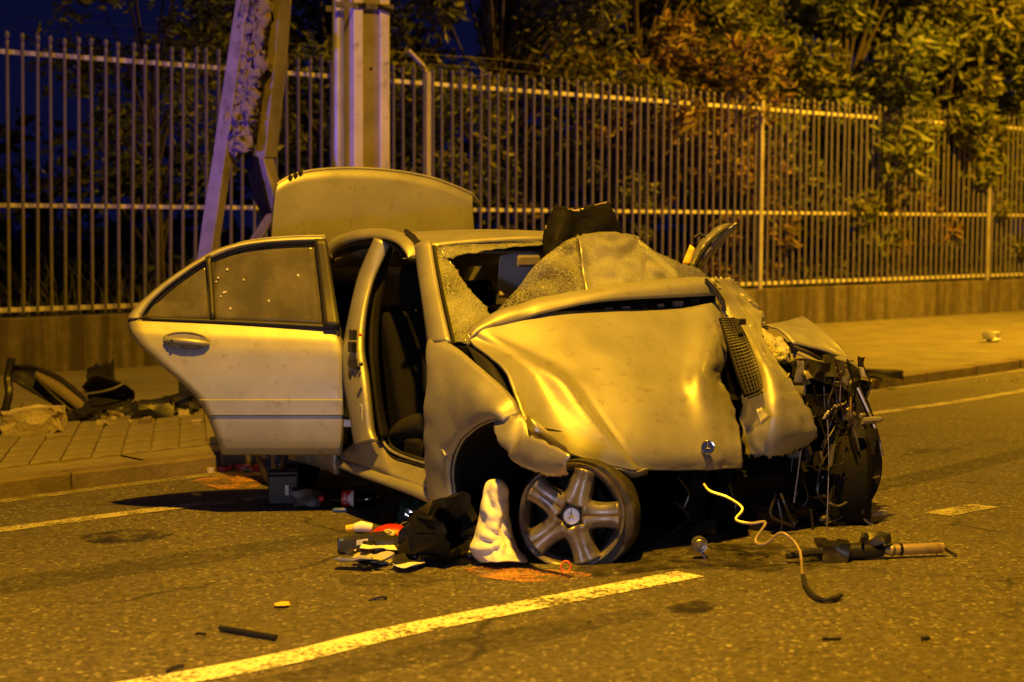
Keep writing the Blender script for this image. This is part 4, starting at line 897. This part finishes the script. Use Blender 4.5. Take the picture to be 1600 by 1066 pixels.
# ------------------------------------------------------------------ loose things on the road
def pxm(p): return (p-EYE).dot(fw)/F
def rough_box(name, c, ax, ay, az, mm, bev=.006, amp=.004, parent=None, base=None, **kw):
    bm = bmesh.new(); bmesh.ops.create_cube(bm, size=2); bmesh.ops.subdivide_edges(bm, edges=bm.edges, cuts=3, use_grid_fill=True)
    vs = []
    for v in bm.verts:
        p = c+ax*v.co.x+ay*v.co.y+az*v.co.z; vs.append(p+V((noise.noise(p*17), noise.noise(p*17+V((5, 5, 5))), noise.noise(p*17+V((8, 1, 3)))))*amp)
    bm.verts.index_update(); fs = [[v.index for v in f.verts] for f in bm.faces]; bm.free()
    return MB().add(vs, fs).build(name, mm, parent, base, auto=35, **kw)
X = V((1, 0, 0)); Y = V((0, 1, 0))
# airbag cloth slumped in the wheel arch
cb = G(780, 880); dcl = (cb-EYE).dot(fw)
ol = [(768, 749), (761, 756), (754, 775), (751, 797), (748, 815), (745, 829), (739, 845), (736, 856), (741, 870), (750, 878)]
orr = [(781, 748), (789, 756), (795, 772), (794, 790), (796, 810), (799, 828), (803, 843), (809, 857), (820, 870), (822, 878)]
rowsC = []
for ii, ((lx, ly), (rx, ry)) in enumerate(zip(ol, orr)):
    row = []; bul = (.03, .07)[ii] if ii < 2 else .08+.11*((ii-1)/8)**1.5
    for j in range(15):
        s = j/14; a = math.pi*(s); x = lx+(rx-lx)*(1-math.cos(a))/2; y = ly+(ry-ly)*s
        row.append(D(x, y, dcl+.03-bul*math.sin(a)))
    rowsC.append(row)
mb = patch(rowsC, 44, 60)
kn = D(786, 842, dcl-.1); kt2 = D(772, 775, dcl-.05)
for i, p in enumerate(mb.v):
    dx, dz = p.x-kn.x, p.z-kn.z; rr_ = math.hypot(dx, dz); an = math.atan2(dz, dx)
    low = max(0, 1-max(0, dz)/.12)
    n1 = noise.noise(V((p.x*9, p.z*9, 2))); n2 = noise.noise(V((p.x*20, p.z*20, 7)))
    rad_ = math.sin(an*7+n1*3.5+rr_*8)*min(1, rr_/.05)*.010
    ver = math.sin((p.x-kn.x)*95+n1*4+p.z*6)*.012+(1-2*abs(n1))*.014
    p.y -= low*rad_+(1-low)*ver+.010*n2+.034*(.25-abs(noise.noise(V((p.x*12+4, p.z*12, 3)))))+.018*(.25-abs(noise.noise(V((p.x*25+p.z*9, p.z*22, 8))))); p.x += .006*n2; p.z = max(p.z, rz(p)+.006)
bot = [i for i in range(len(mb.v)-60, len(mb.v))]
mb.build('airbag', 'cloth', base=cb, thick=.004, auto=0, label='crumpled white airbag cloth slumped beside the front wheel', cat='airbag')
# cola bottle
b0 = G(540, 793); db = (b0-EYE).dot(fw); bc = D(500, 774, db); be = D(592, 778, db); bc.z = be.z = .046+rz(bc); ax = (be-bc).normalized(); ay = ax.cross(Z).normalized()
frb = lambda x, y, h: bc+ax*h+ay*x+Z*y
bottle = thing('drink_bottle', V((bc.x, bc.y, 0)), 'brown plastic cola bottle with red label lying under the sill', 'bottle')
LB = (be-bc).length
MB().lathe([(0, .012), (.013, .012), (.014, .03), (.022, .05), (.038, .09), (.0445, .12), (.0445, .19), (.042, .2), (.0445, .21), (.0445, LB-.03), (.04, LB-.008), (.02, LB), (0, LB-.01)], 24, frb).build('bottle_body', 'bottle_plastic', bottle)
MB().lathe([(0, -.004), (.0155, -.004), (.0165, .0), (.0165, .018), (0, .018)], 20, frb).build('bottle_cap', 'red_plastic', bottle)
lab = MB().lathe([(.0452, .112), (.0456, .116), (.0456, .170), (.0452, .174)], 32, frb).build('bottle_label', 'red_plastic', bottle)
# white part of the label and lettering
vs = []; n = 14
for i in range(n+1):
    a = R(200+ i*(115/n)); h0 = .150+.012*math.sin(i/n*5); vs += [frb(.0464*math.cos(a), .0464*math.sin(a), h0), frb(.0464*math.cos(a), .0464*math.sin(a), .175)]
vs = []
def onlab(u, h): return frb(.0466*math.cos(u), .0466*math.sin(u), h)
# find the angle that faces the camera
best = max(range(360), key=lambda d_: (onlab(R(d_), .14)-frb(0, 0, .14)).normalized().dot((EYE-bc).normalized()))
mbw = MB(); vv = []
for i in range(n+1):
    u = R(best-62+124*i/n); hh = .153+.010*math.cos(i/n*math.pi*2); vv += [onlab(u, hh), onlab(u, .173)]
mbw.add(vv, [[2*i, 2*i+1, 2*i+3, 2*i+2] for i in range(n)]); mbw.build('label_band', 'white_plastic', lab)
tcu = bpy.data.curves.new('lettering', 'FONT'); tcu.body = 'Cola'; tcu.size = .03
to = bpy.data.objects.new('tmp', tcu); COL.objects.link(to); bpy.context.view_layer.update()
tm = bpy.data.meshes.new_from_object(to.evaluated_get(bpy.context.evaluated_depsgraph_get())); bpy.data.objects.remove(to)
tv = [v.co.copy() for v in tm.vertices]; tf = [list(p.vertices) for p in tm.polygons]; wid = max(v.x for v in tv)
MB().add([onlab(R(best)+(v.x-wid/2)*(1/.0466)*(1), .124+v.y*.9)+((onlab(R(best), .13)-frb(0, 0, .13)).normalized()*.0006) for v in tv], tf).build('label_lettering', 'white_plastic', lab, smooth=False)
# black box with sticker
c0 = G(441, 788); dm = pxm(c0); c0b = V((c0.x, c0.y+.05, c0.z))
bx = thing('black_box', c0b, 'small black box with a white sticker in front of the rear wheel', 'box')
MB().box(c0b+Z*.085, V((.075, .01, 0)), V((-.005, .06, 0)), Z*.085).build('case', 'black_plastic', bx, bevel=.006)
MB().box(c0b+V((.026, -.064, .075)), V((.009, .0012, 0)), Y*.0015, Z*.026).build('sticker', 'white_plastic', bx, smooth=False)
MB().box(c0b+V((-.0, -.062, .15)), V((.07, .009, 0)), Y*.003, Z*.006).build('lid_seam', 'liner', bx, smooth=False)
c0 = G(478, 792); rough_box('black_trim_piece', V((c0.x, c0.y+.05, c0.z+.04)), X*.07, Y*.05, Z*.04, 'black_plastic', base=V((c0.x, c0.y+.05, 0)), amp=.02, label='crumpled black trim piece between black box and bottle', cat='debris')
c0 = G(531, 801); MB().tube([c0+V((-.035, 0, .011)), c0+V((-.02, 0, .012)), c0+V((.035, .004, .012))], [.009, .012, .012], 10).build('lighter', 'blue_plastic', base=c0, label='small blue lighter lying below the cola bottle', cat='lighter')
for i, (px, py, s) in enumerate(((660, 818, .085), (640, 816, .05), (675, 808, .07))):
    c0 = G(px, py); c1 = c0+Z*.05
    rough_box('glass_shard', c1, X*s, Y*.03+Z*.012, Z*.05*(.6+.3*i % 1), 'green_glass', base=c0, amp=.03, label=['large greenish glass lump beneath the sill end', 'small greenish glass lump beside red hat', 'pale greenish glass lump under the wing'][i], cat='glass')
# pile in front of the wing
c0 = G(566, 862); dv = thing('plastic_module', c0, 'black plastic module with a white label among debris by the wing', 'module')
ax = V((.098, .02, .012)); rough_box('case', c0+Z*.045, ax, V((-.01, .04, 0)), Z*.022+Y*.006, 'black_plastic', parent=dv, amp=.004)
MB().box(c0+V((.004, -.043, .05)), V((.024, .005, .003)), Y*.001, Z*.011).build('label_sticker', 'paper', dv, smooth=False)
MB().box(c0+V((-.085, -.03, .04)), V((.012, .0, .0)), Y*.02, Z*.02).build('connector', 'blue_plastic', dv, bevel=.003)
MB().tube([c0+V((-.1, -.03, .012)), c0+V((-.07, -.05, .01)), c0+V((-.02, -.05, .014))], .006, 6).build('wire', 'steel', dv)
c0 = G(556, 848); tb = thing('white_tube', c0, 'white tube with a yellow cap lying on the debris', 'tube')
MB().tube([c0+V((-.01, .03, .06)), c0+V((.02, .03, .066)), c0+V((.07, .03, .06))], [.018, .026, .02], 12).build('tube_body', 'white_plastic', tb)
MB().tube([c0+V((-.045, .03, .055)), c0+V((-.012, .03, .06))], [.016, .018], 12).build('tube_cap', 'yellow_plastic', tb)
c0 = G(612, 848); rc = thing('baseball_hat', c0, 'red cloth hat with round white and blue emblem', 'hat')
frc = lambda x, y, h: c0+V((x*1.0, y*.6, 0))+Z*(h)+Z*(.02+.1*y)
MB().lathe([(0, .058), (.04, .055), (.07, .042), (.09, .022), (.097, .0), (.09, -.005)], 26, frc).build('crown', 'red_plastic', rc)
MB().lathe([(.088, .004), (.110, -.004), (.112, -.010)], 26, frc).build('brim', 'orange_paint', rc)
ec = D(606, 836, (c0-EYE).dot(fw)-.09); en = V((0, -.85, .55)).normalized(); eu = (Z-en*Z.dot(en)).normalized(); es = eu.cross(en)
em = MB(); em.tube([ec, ec+en*.002], .026, 24); em.build('emblem', 'white_plastic', rc)
em = MB().tube([ec+en*.003+(es*math.cos(t)+eu*math.sin(t))*.019 for t in [2*math.pi*i/20 for i in range(21)]], .0022, 5)
for k in range(-2, 3): em.tube([ec+en*.003+es*-.012+eu*(.004*k), ec+en*.003+es*.012+eu*(.004*k+.003)], .0012, 4)
em.build('emblem_print', 'blue_ink', rc)
# black bag, gaping toward the wheel
c0 = G(690, 890); cbm = c0+V((-.02, .14, .12)); rowsB = []
axd = V((.75, -.6, .25)).normalized(); bu = (Z-axd*Z.dot(axd)).normalized(); bs = axd.cross(bu)
prf = [(.0, -.22), (.07, -.20), (.105, -.12), (.12, -.02), (.125, .06), (.118, .10), (.10, .085), (.09, .0), (.06, -.1), (0, -.14)]
mb = MB().lathe(prf, 36, lambda x, y, h: cbm+bs*x*.95+bu*y*1.0+axd*h)
for p in mb.v:
    p += V((noise.noise(p*9), noise.noise(p*9+V((4, 4, 4))), noise.noise(p*9+V((7, 2, 5)))))*.07+V((abs(noise.noise(p*19)), abs(noise.noise(p*21+V((4, 4, 4)))), abs(noise.noise(p*17+V((7, 2, 5))))))*.05; p.z = max(p.z, rz(p)+.004)
mb.build('black_bag', 'skin_bag', base=c0, label='crumpled black bag gaping open beside the airbag cloth', cat='bag')
for i, (p0, w_, d_, h_, mm, lbl, cat) in enumerate((((618, 866), .085, .07, .035, 'black_plastic', 'flat black plastic cover lying between module and bag', 'cover'), ((655, 838), .05, .03, .05, 'black_plastic', 'upright black plastic chunk behind the bag', 'debris'), ((640, 885), .05, .03, .012, 'dark_metal', 'thin dark metal piece in front of the black bag', 'debris'))):
    c0 = G(*p0); rough_box('plastic_cover' if i == 0 else 'debris_piece', c0+Z*h_+Y*.02, X*w_+Z*.01, Y*d_, Z*h_, mm, base=c0, amp=.02, label=lbl, cat=cat)
def flat(name, pts, mm, label, cat, lift=.006, amp=.007, thick=.002):
    q = [G(*p) for p in pts]; h = len(q)//2
    a = q[:h]; b2 = q[h:][::-1]
    mb = ruled(a, b2, 14, 10, amp=0)
    for p in mb.v: p.z = rz(p)+lift+amp*(1+noise.noise(p*14))+amp*abs(noise.noise(p*7+V((3, 0, 0))))*1.5
    return mb.build(name, mm, base=V((q[0].x, q[0].y, 0)), thick=thick, label=label, cat=cat)
flat('paper_sheet', [(545, 876), (570, 868), (610, 866), (612, 884), (590, 886), (565, 880)], 'grey_board', 'bluish grey torn paper sheet below the black module', 'paper')
flat('paper_sheet', [(562, 874), (572, 862), (590, 861), (640, 878), (612, 878), (585, 872)], 'cloth', 'cream crumpled paper strip on the grey sheet', 'paper', .03, .014)
flat('paper_sheet', [(612, 890), (624, 880), (662, 878), (664, 888), (640, 896), (620, 896)], 'paper', 'pale crumpled paper in front of the black bag', 'paper', .012, .014)
flat('paper_sheet', [(640, 864), (648, 846), (662, 836), (668, 842), (660, 856), (650, 868)], 'paper', 'narrow white paper strip tucked against the black bag', 'paper', .06, .02)
flat('paper_sheet', [(668, 826), (678, 822), (690, 824), (688, 834), (678, 838), (670, 836)], 'cloth', 'small cream scrap on top of the black bag', 'paper', .17, .01)
c0 = G(638, 842); MB().tube([c0+V((.04*math.cos(t), .03*math.sin(t), .05+.02*math.sin(t))) for t in [2*math.pi*i/20 for i in range(21)]], .003, 6).build('wire_loop', 'steel', base=c0, label='thin bright wire loop beside the red hat', cat='wire')
for i in range(24):
    c0 = G(rng.uniform(540, 740), rng.uniform(836, 892)); a = rng.uniform(0, 3.1); L1 = rng.uniform(.025, .085); u1 = V((math.cos(a), math.sin(a), rng.uniform(-.1, .5))); v1 = V((-math.sin(a), math.cos(a), .2))
    rough_box('plastic_shard', c0+Z*(.02+L1*.3), u1*L1, v1*L1*.5, Z*.003, rng.choice(['black_plastic', 'dark_trim', 'black_plastic', 'dark_metal', 'grey_board']), base=c0, amp=.03, group='plastic shards in the debris pile', label='small dark plastic shard in the debris pile beside the wing', cat='shard')
# spray marks
def decal(name, pts, mm, z, **kw):
    q = [G(*p) for p in pts]; n = len(q); cxy = sum(q, V())/n; vs = [V((cxy.x, cxy.y, z+rz(cxy)))]; o2 = curve(q+[q[0]], 48)
    vs += [V((p.x, p.y, z+rz(p))) for p in o2]
    return MB().add(vs, [[0, i, i+1] for i in range(1, 48)]).build(name, mm, smooth=False, **kw)
decal('spray_mark', [(722, 889), (760, 887), (820, 890), (880, 893), (925, 900), (880, 909), (810, 910), (750, 902)], 'spray', .0045, base=(0, 0, 0), label='orange spray paint streak on asphalt beside the front wheel', cat='paint mark')
c0 = G(884, 893); MB().tube([c0+V((.019*math.cos(t), -.01, .022+.021*math.sin(t))) for t in [2*math.pi*i/24 for i in range(25)]], .0035, 6).build('orange_ring', 'orange_paint', base=c0, label='small orange ring standing at the foot of the front wheel', cat='ring')
decal('spray_mark', [(300, 752), (350, 742), (398, 738), (410, 752), (390, 768), (340, 764)], 'spray', .0046, base=(0, 0, 0), label='faint red orange spray patch near the rear wheel', cat='paint mark')
decal('spray_mark', [(1390, 856), (1420, 853), (1450, 855), (1445, 864), (1410, 866), (1392, 862)], 'spray', .0045, base=(0, 0, 0), label='orange spray patch under the yellow metal cylinder', cat='paint mark')
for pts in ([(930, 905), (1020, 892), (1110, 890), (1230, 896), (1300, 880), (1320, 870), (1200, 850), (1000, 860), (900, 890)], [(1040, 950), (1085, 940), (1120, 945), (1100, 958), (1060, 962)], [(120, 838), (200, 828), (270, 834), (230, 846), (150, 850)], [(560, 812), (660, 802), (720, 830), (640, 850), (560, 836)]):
    decal('oil_shade_patch', pts, 'oil_shade', .0042, kind='structure')  # oil stains that also paint in shadow at nose, sill and left lane
for pts in ([(0, 905), (300, 862), (560, 826), (600, 836), (330, 880), (0, 930)], [(380, 1066), (700, 1000), (1000, 950), (1030, 962), (760, 1020), (480, 1066)], [(1330, 760), (1480, 728), (1600, 700), (1600, 716), (1480, 746), (1340, 776)], [(520, 900), (640, 896), (700, 905), (640, 918), (540, 916)]):
    q = [G(*p) for p in pts]; h = len(q)//2
    mb = ruled(q[:h], q[h:][::-1], 30, 6)
    for p in mb.v: p.z = rz(p)+.003
    mb.build('tyre_wear', 'wear', kind='structure', smooth=False)
# shock absorber
a = G(1312, 862, .035); b2 = G(1474, 856, .035); dS = (b2-a)
sh = thing('shock_absorber', V((a.x, a.y, 0)), 'yellow metal shock absorber tube lying ahead of the crushed nose', 'car part')
MB().tube([a.lerp(b2, t) for t in (.42, .46, .5, .98, 1.0)], [.014, .02, .022, .022, .019], 16).build('cylinder', 'brass_tube', sh)
MB().tube([a.lerp(b2, t) for t in (.0, .2, .42)], [.03, .034, .024], 12).build('boot', 'black_plastic', sh)
MB().tube([a.lerp(b2, t) for t in (.50, .52)], .027, 14).build('collar', 'steel', sh)
MB().tube([a.lerp(b2, t) for t in (.57, .60)], .0245, 14).build('band', 'dark_metal', sh)
MB().tube([b2, b2+V((.03, -.01, -.02)), b2+V((.05, -.02, -.026))], .007, 6).build('stud', 'dark_metal', sh)
rough_box('bracket', a.lerp(b2, .3)+Z*.045, dS*.14, Y*.03, Z*.018, 'black_plastic', parent=sh, amp=.035)
rough_box('knuckle', a.lerp(b2, -.06), X*.05, Y*.05, Z*.032, 'dark_metal', parent=sh, amp=.035)
MB().tube([a, a+V((-.12, -.02, .0)), a+V((-.22, -.05, -.01))], [.022, .018, .012], 8).build('rod', 'black_plastic', sh)
c0 = G(1302, 868); MB().tube([c0+V((-.04, .03, .05)), c0+V((.0, .0, .03)), c0+V((.03, -.03, .012))], [.016, .02, .012], 8).build('rubber_scrap', 'black_plastic', base=c0, label='stubby black rubber scrap at the root of the shock absorber', cat='debris')
# rod and scraps on the open road
a = G(344, 987); b2 = G(431, 1002)
MB().tube([a+Z*.012, a.lerp(b2, .5)+Z*.013, b2+Z*.012], .0095, 8).build('black_rod', 'black_plastic', base=V((a.x, a.y, 0)), label='straight black plastic rod lying on bare asphalt beside lane dash', cat='rod')
flat('yellow_scrap', [(428, 948), (440, 945), (452, 946), (453, 950), (442, 951), (430, 951)], 'yellow_plastic', 'tiny yellow plastic scrap on the open asphalt', 'debris', .006, .004)
for px, py, w_, h_, lbl in ((590, 938, 15, 2.5, 'dark sliver of rubber on asphalt between rod and debris pile'), (277, 1050, 12, 3, 'dark rubber sliver touching the lane dash'), (314, 996, 6, 3, 'small dark crumb beside the black rod'), (1299, 1000, 14, 3, 'dark plastic sliver on asphalt below the pipe sleeve'), (1448, 1000, 10, 2.5, 'small flat dark chip on open asphalt below the shock absorber')):
    c0 = G(px, py); m_ = pxm(c0); rough_box('rubber_sliver', c0+Z*.006, X*w_*m_+Y*.01, Y*.009, Z*.004, 'black_plastic', base=c0, amp=.014, label=lbl, cat='debris')
# many tiny crumbs of glass and plastic (uncountable)
def crumbs(name, n, boxpx, mm, smin, smax, label, cat, seed):
    q = random.Random(seed); mb = MB()
    for i in range(n):
        c0 = G(q.uniform(boxpx[0], boxpx[2]), q.uniform(boxpx[1], boxpx[3])) if i % 2 or boxpx[1] < 700 else G(min(1580, max(60, q.gauss(950, 260))), boxpx[1]+abs(q.gauss(70, 45))); s = q.uniform(smin, smax); a = q.uniform(0, 6)
        d1 = V((math.cos(a), math.sin(a), 0))*s; d2 = V((-math.sin(a), math.cos(a), 0))*s*q.uniform(.3, .9)
        mb.add([c0-d1+Z*.001, c0+d2+Z*.001, c0+d1+Z*.001, c0-d2+Z*.001, c0+Z*s*q.uniform(.3, .8)+d1*.2], [(0, 1, 4), (1, 2, 4), (2, 3, 4), (3, 0, 4)])
    return mb.build(name, mm, smooth=False, kind='stuff', label=label, cat=cat)
crumbs('glass_crumbs', 1500, (300, 790, 1560, 1060), 'white_plastic', .0012, .0036, 'tiny bright glass crumbs scattered over the asphalt', 'glass crumbs', 3)
crumbs('plastic_crumbs', 420, (60, 800, 1590, 1060), 'black_plastic', .002, .008, 'tiny black plastic crumbs scattered over the asphalt', 'debris crumbs', 4)
crumbs('pavement_crumbs', 120, (1340, 530, 1600, 600), 'dark_trim', .01, .035, 'dark crumbs littering the far pavement', 'debris crumbs', 5)
# red debris at the gutter
for i in range(9):
    c0 = G(335+i*8+rng.uniform(-5, 5), 742-rng.uniform(0, 9)); rough_box('red_lamp_fragment', c0+Z*.015, X*rng.uniform(.015, .04), Y*.012, Z*rng.uniform(.008, .02), 'red_plastic' if i % 3 else 'brass_tube', base=c0, amp=.02, group='broken lamp fragments by the kerb', label='small broken lamp fragment in the gutter behind the open door', cat='debris')
# far pavement litter
c0 = G(1548, 533, KH); rough_box('paper_litter', c0+Z*.05, X*.10+Y*.03, Y*.06, Z*.045, 'paper', base=c0, amp=.05, label='crumpled white paper lying on the far pavement by the wall', cat='litter')
c0 = G(1378, 590, KH); rough_box('bumper_scrap', c0+Z*.035, X*.18-Y*.04, Y*.05, Z*.025, 'black_plastic', base=c0, amp=.04, label='long black bumper scrap on pavement beyond the crushed nose', cat='debris')
c0 = G(1340, 622, 0); rough_box('white_scrap', c0+Z*.03, X*.03, Y*.02, Z*.035, 'white_plastic', base=c0, amp=.03, label='small white plastic scrap at the kerb beyond the nose', cat='debris')
# rubbish by the wall on the left
def SW(px, py, z=KH): return G(px, py, z)
c0 = SW(42, 682); rk = MB(); m_ = pxm(c0)
cc = c0+V((0, .14, .08)); rough_box('concrete_chunk', cc, X*43*m_+Z*.022, Y*.12, Z*.082, 'rubble', base=c0, amp=.05, label='broken grey concrete chunk on the paving blocks', cat='rubble')
c0 = SW(95, 652); d0 = (c0-EYE).dot(fw)
gp = thing('grille_panel', c0, 'torn bumper panel with brown mesh insert propped by the wall', 'car part')
ruled([D(58, 578, d0+.1), D(100, 600, d0), D(136, 626, d0-.05)], [D(56, 594, d0+.05), D(92, 620, d0-.05), D(126, 646, d0-.1)], 16, 8, bulge=V((0, -.03, .01))).build('mesh_insert', 'brown_mesh', gp, thick=.01)
ruled([D(14, 570, d0+.15), D(60, 574, d0+.12), D(104, 596, d0+.05), D(140, 628, d0-.02)], [D(10, 590, d0+.12), D(40, 606, d0+.08), D(84, 632, d0), D(126, 652, d0-.06)], 20, 8, bulge=V((0, .05, 0)), amp=.02, sc=6).build('surround', 'black_plastic', gp, thick=.012)
MB().tube(curve([D(54, 588, d0+.03), D(90, 624, d0-.06), D(124, 650, d0-.11), D(137, 634, d0-.08), D(100, 598, d0-.02), D(58, 576, d0+.08)], 40), .012, 6).build('insert_rim', 'black_plastic', gp)
c0 = SW(170, 650); d0 = (c0-EYE).dot(fw); sh2 = thing('wheel_arch_liner', c0, 'curved black plastic liner shell beside the mesh panel', 'car part')
ruled([D(128, 606, d0), D(150, 588, d0-.05), D(190, 600, d0-.1), D(206, 612, d0-.05)], [D(132, 640, d0+.05), D(156, 640, d0), D(184, 640, d0-.05), D(204, 634, d0)], 18, 10, bulge=V((0, .12, 0)), amp=.02, sc=6).build('shell', 'black_plastic', sh2, thick=.01)
MB().tube(curve([D(135, 616, d0-.02), D(160, 612, d0-.08), D(180, 606, d0-.1), D(192, 600, d0-.1)], 16), .008, 6).build('shell_rim', 'bare', sh2)
c0 = SW(14, 652); d0 = (c0-EYE).dot(fw)+.1; MB().tube(curve([D(18, 560, d0), D(12, 590, d0), D(14, 615, d0-.05), D(6, 648, d0-.05)], 16), [.03]*16, 8).build('black_strap', 'black_plastic', base=c0, label='black buckled strap hanging left of the mesh panel behind the concrete chunk', cat='strap')
for i, (px, py, sx, sz, lbl) in enumerate(((150, 612, .10, .10, 'upright black plastic flap leaning on the wall'), (235, 655, .14, .05, 'low black plastic heap nearest the door'), (275, 650, .12, .07, 'dark plastic lump behind the rear door edge'), (110, 660, .16, .03, 'flat black sheet under the mesh panel'), (200, 652, .12, .03, 'flat dark plastic plate under the liner shell'), (300, 640, .10, .10, 'tall dark plastic lump hidden behind the door'))):
    c0 = SW(px, py); rough_box('plastic_debris', c0+V((0, .12, sz)), X*sx+Z*.02, Y*.1, Z*sz, 'black_plastic', base=c0, amp=.07, label=lbl, cat='debris')
for i in range(16):
    c0 = SW(rng.uniform(150, 330), rng.uniform(640, 668)); s = rng.uniform(.015, .05)
    rough_box('stone', c0+Z*s*.5, X*s, Y*s*.8, Z*s*.6, rng.choice(['rubble', 'rubble', 'kerbstone']), base=c0, amp=s*.6, group='rubble stones on the paving blocks', label='small rubble stone on the paving blocks by the wall', cat='stone')

# ------------------------------------------------------------------ vegetation behind the fence
def leaves(mb, c, rad, n, size, q, flatz=.8):
    for i in range(n):
        d = V((q.gauss(0, 1), q.gauss(0, 1), q.gauss(0, 1)*flatz)); d = d.normalized()*rad*(q.random()**.45); p = c+V((d.x, d.y, d.z))
        a = V((q.gauss(0, 1), q.gauss(0, 1)-.3, q.gauss(0, .6)-.2)).normalized(); s = size*q.uniform(.6, 1.3)
        nn = V((q.gauss(0, 1), q.gauss(0, 1), q.gauss(0, 1)+.6)); b2 = a.cross(nn)
        if b2.length < 1e-3: continue
        b2.normalize(); nn = a.cross(b2)
        mb.add([p-a*s*.5, p+b2*s*.22-a*s*.1+nn*s*.08, p+a*s*.2+b2*s*.20+nn*s*.08, p+a*s*.7-nn*s*.15, p+a*s*.2-b2*s*.20+nn*s*.08, p-b2*s*.22-a*s*.1+nn*s*.08], [(0, 1, 2, 3), (0, 3, 4, 5)])
def tree(t, o, h, rad, clumps, nl, size, mm, label, seed, name='tree', cat='tree', zlo=1.6, group=None, trunk=.11):
    q = random.Random(seed); base = FP(t, -o, .28)
    tr = thing(name, base, label, cat, group)
    top = base+V((q.uniform(-.4, .4), q.uniform(-.3, .3), h*.85)); mid = base.lerp(top, .5)+V((q.uniform(-.2, .2), q.uniform(-.2, .2), 0))
    axis = curve([base, mid, top], 12)
    mt = MB().tube(axis, [trunk*(1-.8*i/11) for i in range(12)], 8); mc = MB()
    for i in range(clumps):
        f_ = q.uniform(0, 1); z = zlo+(h-zlo)*f_; ang = q.uniform(0, 6.28); rr_ = rad*(.35+.65*math.sin(math.pi*min(1, .15+.8*f_)))*q.uniform(.3, 1)
        c = V((base.x+rr_*math.cos(ang), base.y+rr_*math.sin(ang), base.z+z))
        st = axis[min(11, max(2, int(11*(z/h)*.7)))]
        mt.tube(curve([st, st.lerp(c, .5)+Z*.15, c], 6), [trunk*.35, trunk*.3, trunk*.22, trunk*.16, trunk*.1, .008], 5)
        leaves(mc, c, q.uniform(.35, .75)*rad/2, int(1.9*nl*q.uniform(.5, 1.4)), size, q)
    mt.build('trunk', 'bark', tr); mc.build('crown', mm, tr, smooth=False)
    return tr
tree(2.6, 1.6, 4.4, 1.5, 20, 90, .13, 'leaf_green', 'thin dark tree behind the leaning broken pole', 1, trunk=.07)
tree(5.6, 2.6, 5.4, 1.9, 34, 120, .14, 'leaf_green', 'dark green tree behind the upright pole', 2)
tree(8.0, 1.9, 5.2, 1.9, 42, 130, .15, 'leaf_olive', 'olive green tree rising right of the upright pole', 3)
tree(10.3, 1.6, 5.4, 1.9, 46, 130, .16, 'leaf_brown', 'autumn brown tree overhanging the middle of the fence', 4)
tree(12.3, 2.4, 5.6, 2.0, 46, 130, .17, 'leaf_olive', 'yellowish tree behind the fence post above the far wall', 5)
tree(14.4, 1.5, 5.6, 2.0, 48, 130, .18, 'leaf_green', 'broad leafy green tree above the far end of the fence', 6)
tree(16.4, .9, 5.4, 1.9, 48, 130, .19, 'leaf_olive', 'large leaved tree drooping over the fence end', 7)
tree(18.6, 1.2, 5.8, 2.2, 40, 120, .2, 'leaf_green', 'dense green tree past the last visible fence post', 8)
for i, (t, o, h, rad, n, mm, lbl) in enumerate(((7.1, .75, 1.35, .5, 9, 'leaf_brown', 'small yellow brown bush pressed against the fence by the boot lid'), (8.9, .9, 2.0, .8, 14, 'leaf_olive', 'olive bush behind the fence above the torn panel'), (11.2, .9, 1.9, .9, 14, 'leaf_brown', 'rusty bush behind the fence right of the wreck'), (13.2, .9, 2.1, 1.0, 16, 'leaf_olive', 'tall olive bush between two fence posts'), (15.2, .7, 2.2, 1.0, 16, 'leaf_brown', 'brownish bush behind the far fence panel'), (16.9, .6, 1.9, .9, 14, 'leaf_olive', 'bright bush at the last fence post'), (4.4, 1.0, 1.7, .8, 10, 'leaf_green', 'dark bush behind the fence left of the pole'))):
    tree(t, o, h, rad, n, 60, .13, mm, lbl, 30+i, 'bush', 'bush', .35, trunk=.03)
# far dark wood and grass
q = random.Random(77); mb = MB()
for i in range(170):
    t = q.uniform(-6, 34); leaves(mb, FP(t, -q.uniform(7, 11), q.uniform(.3, 2.1+.10*max(0, t-2))), 1.3, 36, .34, q)
mb.build('far_wood', 'leaf_green', smooth=False, kind='stuff', label='dark mass of far woodland behind the fence', cat='wood')
mb = MB()
for i in range(2600):
    t = q.uniform(-3, 20); p = FP(t, -q.uniform(.18, 1.6), .29); hh = q.uniform(.25, .95); a = q.uniform(0, 6.28); l_ = V((math.cos(a), math.sin(a), 0)); s_2 = V((-l_.y, l_.x, 0))*.007
    mb.add([p-s_2, p+s_2, p+l_*hh*.15+Z*hh*.6+s_2*.8, p+l_*hh*.15+Z*hh*.6-s_2*.8, p+l_*hh*.5+Z*hh], [(0, 1, 2, 3), (3, 2, 4)])
mb.build('dry_grass', 'grass', smooth=False, kind='stuff', label='long dry grass behind the fence', cat='grass')
